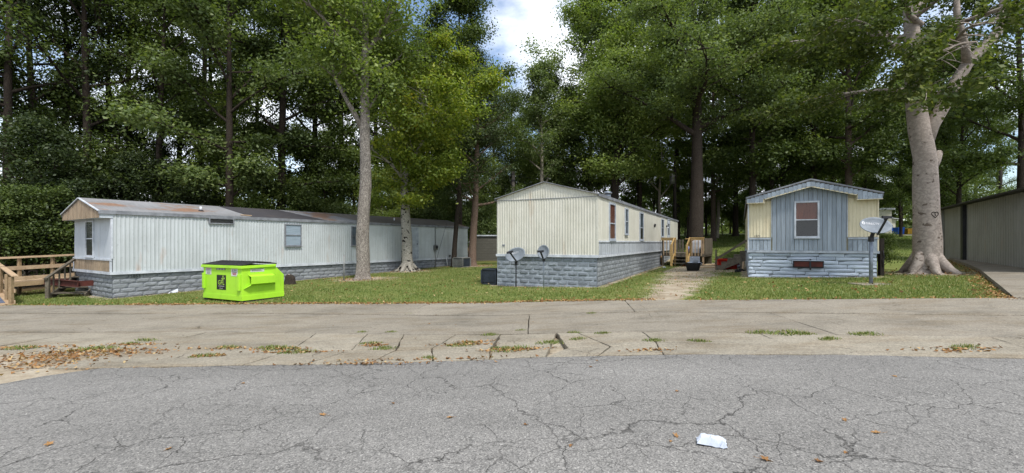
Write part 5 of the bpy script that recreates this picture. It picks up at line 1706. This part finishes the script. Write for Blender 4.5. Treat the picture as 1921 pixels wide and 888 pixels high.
plant('oak_tree', oak, M['bark_dark'], M['leaf_mid'], x, y, 'big oak with thick furrowed trunk rising behind the porch deck')
# 7 beech on the right lawn
x, y = 15.0, 16.4
def beechlimbs(rg, b):
    out = []
    # right stem: leaves the trunk low, bends up to the right
    lp = [Vector(p) for p in ((-.05, -.02, 4.4), (.10, -.1, 5.3), (.42, -.26, 6.1), (.75, -.36, 6.85), (1.05, -.42, 7.4), (1.55, -.5, 7.95), (2.1, -.55, 8.6), (2.25, -.5, 9.3), (2.4, -.45, 10.4), (2.5, -.4, 12))]
    b.tube(lp, [.16, .21, .21, .19, .175, .165, .15, .13, .10, .06], 14, wob=.05, seed=4)
    l2 = [Vector(p) for p in ((1.05, -.42, 7.4), (.72, -.7, 7.8), (.42, -.85, 8.3), (.22, -.9, 8.9), (.2, -.9, 9.8))]
    b.tube(l2, [.16, .12, .11, .10, .06], 10, wob=.05, seed=5)
    # stub and knot on the right side, burl on the left
    b.tube([(.12, -.08, 3.7), (.24, -.1, 4.05), (.35, -.12, 4.35), (.37, -.12, 4.4)], [.14, .14, .10, .07], 12, wob=.15)
    for (az, z, ln2, el2) in ((170, 6.6, 4.6, 8), (190, 7.6, 5.2, 15), (215, 7.0, 4.2, 5), (240, 6.2, 3.6, 0), (265, 7.4, 3.8, 8), (150, 8.2, 5, 20), (205, 9.0, 5.2, 15), (280, 8.4, 4, 5)):
        q0 = limb_path((-.2, 0, z), R(az), R(el2), ln2, rg, .05, 7, .2)
        b.tube(q0, [.11, .1, .085, .07, .055, .04, .03, .015], 7, cap=False)
        for q in q0[2:]:
            for k in range(3):
                sp = limb_path(q, R(az) + rg.uniform(-1.2, 1.2), rg.uniform(-.5, .2), rg.uniform(.7, 1.6), rg, .0, 4, .25)
                b.tube(sp, [.018, .02, .015, .01, .006], 4, cap=False)
                out += [(sp[2], .8), (sp[3], 1.0), (sp[4], 1.0)]
    for stem in (lp[8:], l2[4:]):
        for q in stem:
            for k in range(6):
                sp = limb_path(q, rg.uniform(0, 6.28), rg.uniform(-.4, .5), rg.uniform(.9, 2.8), rg, .0, 4, .25)
                b.tube(sp, [.04, .03, .02, .014, .008], 5, cap=False)
                out += [(sp[2], .7), (sp[3], .9), (sp[4], 1.0)]
    # root toes
    for az in (20, 110, 195, 250, 305):
        ca, sa_ = math.cos(R(az)), math.sin(R(az)); ll = rg.uniform(.7, .95)
        b.tube([(ca*.18, sa_*.18, .85), (ca*.38, sa_*.38, .42), (ca*.66, sa_*.66, .12), (ca*ll, sa_*ll, -.03), (ca*(ll+.5), sa_*(ll+.5), -.14)], [.16, .19, .14, .08, .04], 10, wob=.12, seed=az)
    return out
def open_limb(P):
    """the forked right stem stands clear of leaves on its outer side"""
    lat = .74*P[:, 0] - .67*P[:, 1]; dep = -.67*P[:, 0] - .74*P[:, 1]
    z = P[:, 2]
    l1 = np.interp(z, [4.3, 5.2, 6.1, 6.85, 7.4, 7.95, 8.6, 9.3, 10.4, 12], [.05, .2, .48, .8, 1.06, 1.48, 1.92, 2.0, 2.1, 2.1])
    l2 = np.interp(z, [7.4, 7.8, 8.3, 8.9, 9.8], [1.06, 1.0, .88, .77, .75])
    near = (np.abs(lat - l1) < .42) | ((np.abs(lat - l2) < .3) & (z > 7.3) & (z < 9.6))
    return ~(near & (dep > -.6) & (z > 5.8) & (z < 11.5))
bee = gen_tree('beech', 107, 15, .43, 8.0, 4.6, limbs=14, nleaf=30000, leaf=.155, clump=.5, flare=1.5, sides=28, extra=beechlimbs, flat=.35, droop=.3, el=(-5, 35),
               lims=open_limb,
               path=[(0,0,0), (.02,0,.5), (.03,0,1.2), (.02,0,2.2), (-.02,0,3.2), (-.06,0,4.2), (-.22,.05,5.2), (-.34,.1,6.4), (-.4,.1,8), (-.5,.1,10), (-.5,.1,12.5), (-.5,.1,14.5)])
bt_ = plant('beech_tree', bee, M['bark_beech'], M['leaf_olive'], x, y, 'massive smooth grey beech trunk on the lawn right of the yellow home')
# heart cut into the beech bark, on the side towards the road
hp = []
for k in range(25):
    t = 2*math.pi*k/24
    hx = .105 * (math.sin(t) ** 3); hz = .0075 * (13*math.cos(t) - 5*math.cos(2*t) - 2*math.cos(3*t) - math.cos(4*t))
    # bend the mark round the trunk
    az = R(-101) + hx / .4
    rr = .402
    hp.append((.03 + rr*math.cos(az), rr*math.sin(az), 2.1 + hz))
hm = MB().tube(hp, .012, 6).build('carved_heart', M['bark_dark'], bt_)
MB().tube([(.03 + .402*math.cos(R(-103)), .402*math.sin(R(-103)), 2.13), (.03 + .402*math.cos(R(-99)), .402*math.sin(R(-99)), 2.06)], .012, 5).build('carved_letter', M['bark_dark'], hm)

# 8 trees behind the yellow home
for i, (px, Y, k, lb, leafm, sc2) in enumerate((
        (1412, 38, 1, 'dark trunk left of the gable of the yellow home', 'leaf_dark', 1.15),
        (1468, 44, 3, 'tree with dark trunk behind the left roof slope of the yellow home', 'leaf_mid', 1.0),
        (1527, 40, 3, 'tree with dark trunk behind the gable peak of the yellow home', 'leaf_bright', 1.05),
        (1592, 37, 1, 'tree with brown trunk behind the right roof slope of the yellow home', 'leaf_dark', 1.12),
        (1338, 46, 0, 'tree with mossy dark trunk at the field edge right of the big oak', 'leaf_mid', 1.0),
        (1770, 42, 0, 'tree just right of the beech trunk beyond the shed corner', 'leaf_mid', .85),
        (1914, 31, 3, 'dark spreading tree above the grey shed roof at the right edge', 'leaf_dark', 1.0))):
    x, y = at(px, Y)
    plant('woodland_tree', TALL[k], M['bark_brown' if i in (3, 4) else 'bark_dark'], M[leafm], x, y, lb, rz=rgT.uniform(0, 6), s=sc2)
# dead pale trees
def dead(name, seed, H, r0, label, px, Y, forks):
    rg = random.Random(seed); b = MB()
    x, y = at(px, Y)
    pts = [(math.sin(k*.7 + seed)*.12, 0, H*k/10) for k in range(11)]
    b.tube([(0, 0, -.3)] + pts, [r0*1.2] + [r0*(1 - .8*k/10) for k in range(11)], 12, wob=.08, seed=seed)
    for (z, az, ln2) in forks:
        lp = limb_path((pts[int(z/H*10)][0], 0, z), R(az), R(58), ln2, rg, .15, 6)
        b.tube(lp, [r0*.45*(1 - .8*k/6) for k in range(7)], 8, wob=.08, seed=seed+1)
        for q in lp[2:]:
            sp = limb_path(q, R(az) + rg.uniform(-1.5, 1.5), R(45), ln2*.4, rg, .2, 4)
            b.tube(sp, [r0*.16*(1 - .8*k/4) for k in range(5)], 5)
    t = tag(ground_root(name, x, y), label, 'tree')
    b.build('trunk', M['bark_dead'], t)
def palefork(rg, b):
    lp = limb_path((0, 0, 5.4), R(10), R(62), 4.6, rg, .15, 6)
    b.tube(lp, [.12, .11, .095, .08, .06, .04, .02], 8, wob=.08)
    return [(q, .8) for q in lp[3:]]
x, y = at(1014, 38.5)
plant('pale_tree', gen_tree('pale_tree', 109, 16.5, .22, 6.6, 3.6, limbs=15, nleaf=17000, leaf=.17, clump=.75, flare=1.2, extra=palefork, flat=.4), M['bark_dead'], M['leaf_mid'], x, y, 'pale forked trunk with thin crown behind the ridge of the cream home')
dead('dead_tree', 8, 10.5, .2, 'bare pale dead tree left of the dark utility pole', 1239, 46, ((5.2, 170, 3.4), (4.4, 10, 2.6), (6.5, 60, 3), (7, 200, 3)))
dead('dead_tree', 12, 9.5, .2, 'slim white dead trunk right of the big oak', 1346, 50, ((6, 40, 2.0),))

# ---- woods behind: rows of tall trees
ORD = ['leftmost', 'second from left', 'third from left', 'fourth from left', 'fifth from left', 'sixth from left', 'seventh from left', 'eighth from left', 'ninth from left', 'tenth from left']
def row(lst, label, group, leafs, kinds, bark=('bark_dark',), smin=.9, smax=1.15, name='woodland_tree', each=False):
    for i, (px, Y) in enumerate(sorted(lst)):
        x, y = at(px, Y)
        s_ = rgT.uniform(smin, smax)
        m_ = kinds[rgT.randrange(len(kinds))]
        lb = ORD[i] + ' ' + label if each else label
        plant(name, m_, M[bark[i % len(bark)]], M[leafs[rgT.randrange(len(leafs))]], x, y, lb, group, rgT.uniform(0, 6.28), s_)
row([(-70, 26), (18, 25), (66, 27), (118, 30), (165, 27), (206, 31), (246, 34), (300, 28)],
    'tall dark tree in the shaded woods left of the white home', 'dark trees at the left edge of the woods', ['leaf_shaded', 'leaf_shaded', 'leaf_dark'], THIN, each=True)
row([(335, 36), (376, 33), (402, 37), (430, 26.5), (478, 40), (530, 30), (590, 37), (640, 35)],
    'tall leafy tree behind the roof of the white home', 'trees behind the roof of the white home', ['leaf_dark', 'leaf_mid', 'leaf_bright', 'leaf_dark'], THIN + [TALL[1]], each=True)
row([(705, 37), (745, 42), (800, 39), (838, 46), (862, 36)],
    'tall tree behind the scarred trunk and far end of the white home', 'trees behind the far end of the white home', ['leaf_dark', 'leaf_mid'], TALL, smin=.85, smax=1.0, each=True)
row([(150, 54), (440, 50), (590, 52), (770, 56)],
    'distant tree deep in the woods behind the white home', 'far trees in the left woods', ['leaf_dark'], TALL, smin=.9, smax=1.1, each=True)
row([(925, 44), (962, 47), (990, 52), (1040, 44), (1070, 48)],
    'tree in the woods behind the cream home roof below the sky gap', 'trees below the sky gap', ['leaf_mid', 'leaf_dark'], [TALL[2], TALL[4]], smin=.80, smax=.92, each=True)
row([(1108, 43), (1150, 46), (1200, 46), (1235, 56), (1270, 50), (1380, 52), (1440, 54)],
    'tall tree in the woods between the cream and yellow homes', 'trees between the cream and yellow homes', ['leaf_mid', 'leaf_bright', 'leaf_mid'], [TALL[0], TALL[1], TALL[3]], smin=1.05, smax=1.2, each=True)
row([(1500, 55), (1560, 50), (1630, 54), (1690, 66), (1740, 56), (1830, 60), (1870, 70)],
    'distant tree in the woods behind the yellow home and field', 'far trees on the right', ['leaf_dark', 'leaf_mid'], TALL, smin=.85, smax=1.05, each=True)
# lower growth
row([(1445, 41), (1500, 47), (1560, 44), (1625, 46), (1690, 50), (1755, 40), (1800, 36)],
    'slender tree with low branches behind the yellow home', 'slender trees behind the yellow home', ['leaf_mid', 'leaf_dark'], [MIDT[1], MIDT[0]], name='slender_tree', smin=.95, smax=1.25, each=True)
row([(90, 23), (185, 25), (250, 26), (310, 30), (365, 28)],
    'young dark tree at the edge of the woods behind the white home', 'young dark trees behind the white home', ['leaf_shaded'], MIDT, name='young_tree', smin=.6, smax=.9, each=True)
row([(505, 30), (560, 31), (610, 32), (665, 34), (715, 33), (760, 35), (810, 34), (840, 40)],
    'young green tree growing close behind the white home', 'young green trees behind the white home', ['leaf_mid', 'leaf_bright', 'leaf_dark'], MIDT, name='young_tree', smin=.6, smax=.85, each=True)
row([(905, 40), (950, 43), (1000, 42), (1060, 40), (1110, 44), (1190, 47), (1225, 50), (1265, 55), (1290, 47), (1325, 54)],
    'young tree growing at the woods edge behind the cream home', 'young trees behind the cream home', ['leaf_mid', 'leaf_dark', 'leaf_bright'], MIDT, name='young_tree', smin=.7, smax=.95, each=True)
row([(1285, 58), (1370, 60), (1400, 58), (1440, 52), (1500, 60), (1560, 56), (1620, 70), (1664, 74), (1690, 72), (1715, 70), (1760, 62), (1800, 58)],
    'young tree along the far edge of the green field', 'young trees along the field edge', ['leaf_mid', 'leaf_bright', 'leaf_mid'], MIDT, name='young_tree', smin=.6, smax=.9)
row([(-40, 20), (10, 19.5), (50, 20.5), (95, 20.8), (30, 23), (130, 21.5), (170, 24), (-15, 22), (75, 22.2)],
    'dark shrub in the undergrowth behind the ramp', 'shrubs behind the ramp', ['leaf_shaded', 'leaf_shaded', 'leaf_dark'], BUSH, name='shrub', smin=.75, smax=1.15)
row([(470, 28), (520, 29), (570, 30), (640, 31), (700, 34), (740, 36), (790, 38), (835, 37), (900, 38.5), (870, 38)],
    'shrub in the undergrowth along the far side of the white home', 'shrubs behind the white home', ['leaf_dark', 'leaf_mid', 'leaf_bright'], BUSH, name='shrub', smin=.9, smax=1.3)
row([(1275, 52), (1300, 56), (1330, 58), (1355, 55), (1385, 54), (1405, 56), (1430, 58)],
    'shrub at the far edge of the field between the homes', 'shrubs at the field edge', ['leaf_bright', 'leaf_mid', 'leaf_mid'], BUSH, name='shrub', smin=.9, smax=1.3)
x, y = at(1657, 18.5)
plant('evergreen_shrub', BUSH[2], M['bark_dark'], M['leaf_dark'], x, y, 'small dark shrub tight against the right side of the yellow home', s=.42, sz=.5, cat='shrub')

# far wood seen as one mass between the trunks
rn = np.random.default_rng(5)
n = 70000
px = rn.uniform(420, 1921, n)
Y = rn.uniform(74, 100, n)
X = (px - 960) / 850 * Y
top = 9 + 5*np.sin(X*.11 + 1) + 3*np.sin(X*.31) + 2*np.sin(X*.83)
top = np.where(px > 1640, top * .55, top)
top = np.where(px < 560, top * .5, top)
Z = rn.uniform(0, 1, n) ** .8 * np.maximum(3, top) + 1.0
nm = rn.normal(size=(n, 3)) + np.array([0, -.5, .6]); nm /= np.linalg.norm(nm, axis=1, keepdims=True)
fw = leaf_mesh('far_wood', np.stack([X, Y, Z], 1), nm, rn.uniform(.45, .95, n), np.clip(.5 + .5*np.sin(X*.23)*.6 + rn.normal(0, .25, n), 0, 1), rn)
tag(link('far_wood', fw, M['leaf_mid']), 'hazy mass of distant woodland beyond the field', 'woodland', kind='stuff')

# ------------------------------------------------------------------ grass, weeds, fallen leaves
def blades(name, pts, h, w, tint, rng, mat):
    n = len(pts)
    a = rng.uniform(0, 2*np.pi, n); lean = rng.uniform(.1, .8, n)
    d = np.stack([np.cos(a), np.sin(a), np.zeros(n)], 1)
    s_ = np.stack([-np.sin(a), np.cos(a), np.zeros(n)], 1)
    V = np.empty((n, 3, 3))
    V[:, 0] = pts - s_ * w[:, None]
    V[:, 1] = pts + s_ * w[:, None]
    V[:, 2] = pts + d * (h * lean)[:, None] + np.array([0, 0, 1]) * h[:, None]
    me = bpy.data.meshes.new(name)
    me.vertices.add(n*3); me.vertices.foreach_set('co', V.reshape(-1).astype(np.float32))
    me.loops.add(n*3); me.loops.foreach_set('vertex_index', np.arange(n*3, dtype=np.int32))
    me.polygons.add(n); me.polygons.foreach_set('loop_start', np.arange(0, n*3, 3, dtype=np.int32))
    at_ = me.attributes.new('tint', 'FLOAT', 'FACE'); at_.data.foreach_set('value', tint.astype(np.float32))
    me.update(calc_edges=True)
    return link(name, me, mat)

gzv = np.vectorize(gz); dirtv = np.vectorize(dirt_at); inh = np.vectorize(lambda a, b: in_home(a, b, .02))
rn = np.random.default_rng(9)
def scatter(n, x0, x1, y0, y1, ypow=1.0):
    x = rn.uniform(x0, x1, n); y = y0 + (y1 - y0) * rn.uniform(0, 1, n) ** ypow
    return x, y
e0 = np.vectorize(EDGE0)
xs_, ys_ = scatter(330000, -20, 14.5, 9.8, 32, 1.6)
# lumpy noise for patches
def lump(x, y, f=1.0):
    return (np.sin(x*1.7*f + np.sin(y*1.3*f)*1.4) + np.sin(y*2.3*f + np.sin(x*.9*f)*1.9) + .7*np.sin(x*5.1*f + y*3.7*f) + .5*np.sin(x*9.7*f - y*7.9*f)) / 3.2
ok = (ys_ > e0(xs_) + .01*rn.normal(size=len(xs_)) + .01) & ~inh(xs_, ys_)
xs_, ys_ = xs_[ok], ys_[ok]
dd = dirtv(xs_, ys_)
lm_ = lump(xs_, ys_)
walk_poly_x = np.interp(ys_, [p[1] for p in walk_l[::-1]], [p[0] for p in walk_l[::-1]])
ok = (dd + .45*lm_ + rn.normal(0, .15, len(xs_)) < .52) & ~((xs_ > walk_poly_x - .03) & (ys_ < walk_l[0][1]) & (xs_ > 10))
xs_, ys_, lm_ = xs_[ok], ys_[ok], lm_[ok]
n = len(xs_)
h = rn.uniform(.025, .065, n) * (1 + .25*lm_)
tint = np.clip(.46 - .2*lm_ + .14*lump(xs_, ys_, .35) + rn.normal(0, .22, n), 0, 1)
tag(blades('lawn_grass', np.stack([xs_, ys_, gzv(xs_, ys_)], 1), h, rn.uniform(.005, .011, n), tint, rn, M['grass_blade']), 'short patchy lawn grass around the homes', 'grass', kind='stuff')
# field grass on the right, farther off
fx_, fy_ = scatter(110000, 9, 46, 25.5, 56, 1.3)
ok = ~inh(fx_, fy_) & (np.abs(fx_ / fy_) < 1.2) & ((fy_ > 33) | (dirtv(fx_, fy_) < .4))
fx_, fy_ = fx_[ok], fy_[ok]; n = len(fx_)
tag(blades('field_grass', np.stack([fx_, fy_, gzv(fx_, fy_)], 1), rn.uniform(.04, .08, n)*(fy_/32)**.8, rn.uniform(.008, .016, n)*(fy_/30), np.clip(.28 + rn.normal(0, .2, n), 0, 1), rn, M['grass_blade']), 'bright green field grass behind the homes on the right', 'grass', kind='stuff')

# weeds rooted in the joints of the concrete
def tuft_mesh(seed, n=170, r=.22, hh=.09):
    rg = np.random.default_rng(seed)
    a = rg.uniform(0, 6.28, n); q = rg.uniform(0, 1, n) ** .7
    p = np.stack([np.cos(a)*q*r, np.sin(a)*q*r*.5, np.zeros(n)], 1)
    o = blades('weed_tuft', p, rg.uniform(.4, 1.0, n)*hh*(1.1 - .6*q), rg.uniform(.004, .009, n), np.clip(.45 + rg.normal(0, .3, n), 0, 1), rg, M['grass_blade'])
    me = o.data; bpy.data.objects.remove(o); return me
TUFT = [tuft_mesh(s_) for s_ in range(4)]
rgW = random.Random(6)
for i, (px_, py_, s_) in enumerate(((697, 647, 1.1), (721, 657, 1.4), (735, 626, .8), (866, 652, 1.5), (884, 646, .9), (921, 631, 1.1), (978, 623, .7), (968, 659, 2.2), (948, 657, 1.3), (1034, 646, 1.6), (1078, 627, .8), (1086, 639, 1.0), (1131, 628, .9), (1229, 642, 1.2), (1428, 627, 1.6), (1480, 628, 2.2), (1505, 629, 1.2), (1625, 630, 1.7), (1556, 639, 1.2), (523, 658, 2.2), (560, 664, 1.6), (508, 655, 1.4), (388, 671, 1.4), (430, 655, 1.3), (277, 642, 1.6), (245, 648, 1.2), (180, 658, 2.2), (40, 656, 1.8), (1312, 643, 1.0), (805, 675, .8), (770, 592, .8), (1110, 590, .7), (1810, 655, 1.5), (680, 626, .8))):
    x, y = gp(px_, py_)
    o = link('weed_tuft', TUFT[i % 4], None, None, (x, y, gz(x, y) + .02), (0, 0, rgW.uniform(-.4, .4)), (s_*.8, s_*.75, .5 + .15*s_))
    tag(o, 'low green weed tuft growing in a joint of the concrete', 'weed', 'weeds in the concrete joints')

# leaf litter: a band along the lawn edge, a drift at the left, scraps in the joints
P, T_, SZ = [], [], []
def litter(x, y, s_=(.05, .09), lift=.03):
    P.append((x, y, gz(x, y) + lift + rgW.uniform(0, .02))); T_.append(rgW.random()); SZ.append(rgW.uniform(*s_))
for _ in range(2600):
    x = rgW.uniform(-11.5, 3.6); x = x if rgW.random() < .8 else rgW.uniform(-18, 11)
    y = EDGE0(x) + rgW.gauss(.05, .10) + .04*math.sin(x*2)
    litter(x, y, (.04, .08), .045)
dl = [gp(20, 690), gp(100, 672), gp(170, 668)]
for _ in range(620):
    a = dl[rgW.randrange(3)]
    x, y = a[0] + rgW.gauss(0, .55), a[1] + rgW.gauss(0, .22)
    litter(x, y, (.035, .075), .02)
for (px_, py_, k, sx_, sy_) in ((180, 662, 220, .5, .12), (60, 655, 110, .6, .08), (255, 650, 80, .3, .05), (430, 657, 50, .25, .05), (525, 658, 80, .25, .06), (545, 664, 60, .35, .03), (870, 650, 120, .2, .05), (960, 660, 140, .25, .05), (390, 671, 60, .2, .04), (890, 645, 60, .15, .04), (700, 651, 60, .12, .05), (1220, 660, 50, .2, .05), (1800, 660, 80, .3, .08), (700, 686, 80, .6, .02), (800, 678, 70, .6, .02)):
    c_ = gp(px_, py_)
    for _ in range(k): litter(c_[0] + rgW.gauss(0, sx_), c_[1] + rgW.gauss(0, sy_), (.03, .07), .028)
for i in range(len(walk_l) - 1):
    for _ in range(170):
        t = rgW.random(); a, b_ = walk_l[i], walk_l[i+1]
        litter(a[0]+(b_[0]-a[0])*t - abs(rgW.gauss(0, .28)) - .03, a[1]+(b_[1]-a[1])*t + rgW.gauss(0, .12), (.04, .08), .03)
for (fx2, fy2) in TREE_FEET:
    for _ in range(260): litter(fx2 + rgW.gauss(0, 1.0), fy2 + rgW.gauss(0, .8), (.05, .1), .03)
for _ in range(900):
    x, y = rgW.uniform(-14, 12), rgW.uniform(11, 22)
    if y > EDGE0(x) and not in_home(x, y, .05): litter(x, y, (.05, .10), .05)
P = np.array(P); n = len(P)
nm = rn.normal(size=(n, 3)) * .35 + np.array([0, 0, 1]); nm /= np.linalg.norm(nm, axis=1, keepdims=True)
tag(link('leaf_litter', leaf_mesh('leaf_litter', P, nm, np.array(SZ), np.array(T_), rn, .7, .25), M['litter']), 'brown fallen leaves drifted along the lawn edge and in the joints', 'leaf litter', kind='stuff')

# single fallen leaves on the asphalt
def fallen(seed):
    rg = random.Random(seed)
    ring = []
    lobes = 5
    for k in range(lobes*4):
        t = 2*math.pi*k/(lobes*4)
        r_ = (1.0 if k % 4 == 0 else .62 if k % 2 else .46) * (1.1 if abs(t - math.pi/2) < .9 else .85)
        r_ *= rg.uniform(.85, 1.1)
        ring.append((r_*math.cos(t)*.5, r_*math.sin(t)*.6, .05 + .14*rg.random() + .1*abs(math.cos(t))))
    m = len(ring)
    vs_ = [(0, 0, .03)] + ring + [(0.02, -.95, .12)]
    fs_ = [(0, 1+k, 1+(k+1) % m) for k in range(m)]
    b = MB().add(vs_, fs_)
    b.tube([(0, -.35, .06), (.02, -.7, .08), (.02, -.95, .14)], .018, 4)
    me = b.mesh('fallen_leaf')
    at_ = me.attributes.new('tint', 'FLOAT', 'FACE'); at_.data.foreach_set('value', [rg.uniform(.3, .75)]*len(me.polygons))
    me.materials.append(M['litter']); return me
FL = [fallen(k) for k in range(5)]
for i, (px_, py_, s_) in enumerate(((1108, 691, .09), (845, 787, .10), (1268, 822, .10), (1258, 832, .06), (1435, 867, .13), (1535, 870, .10), (1645, 816, .11), (1585, 792, .09), (1678, 709, .08), (1586, 853, .06), (738, 760, .06), (456, 722, .09), (316, 847, .09), (606, 782, .10), (1071, 840, .07), (985, 800, .06), (1120, 679, .06), (743, 689, .06), (92, 838, .12), (1270, 737, .07), (780, 640, .08), (805, 612, .10), (855, 614, .06), (1000, 608, .05), (818, 595, .08), (625, 616, .07))):
    x, y = gp(px_, py_)
    o = link('fallen_leaf', FL[i % 5], None, None, (x, y, gz(x, y) + (.014 if py_ > 668 else .045)), (rgW.uniform(-.2, .2), rgW.uniform(-.2, .2), rgW.uniform(0, 6.28)), (s_*.65, s_*.65, s_*.5))
    tag(o, 'single dry brown leaf fallen on the paving', 'leaf', 'single fallen leaves')
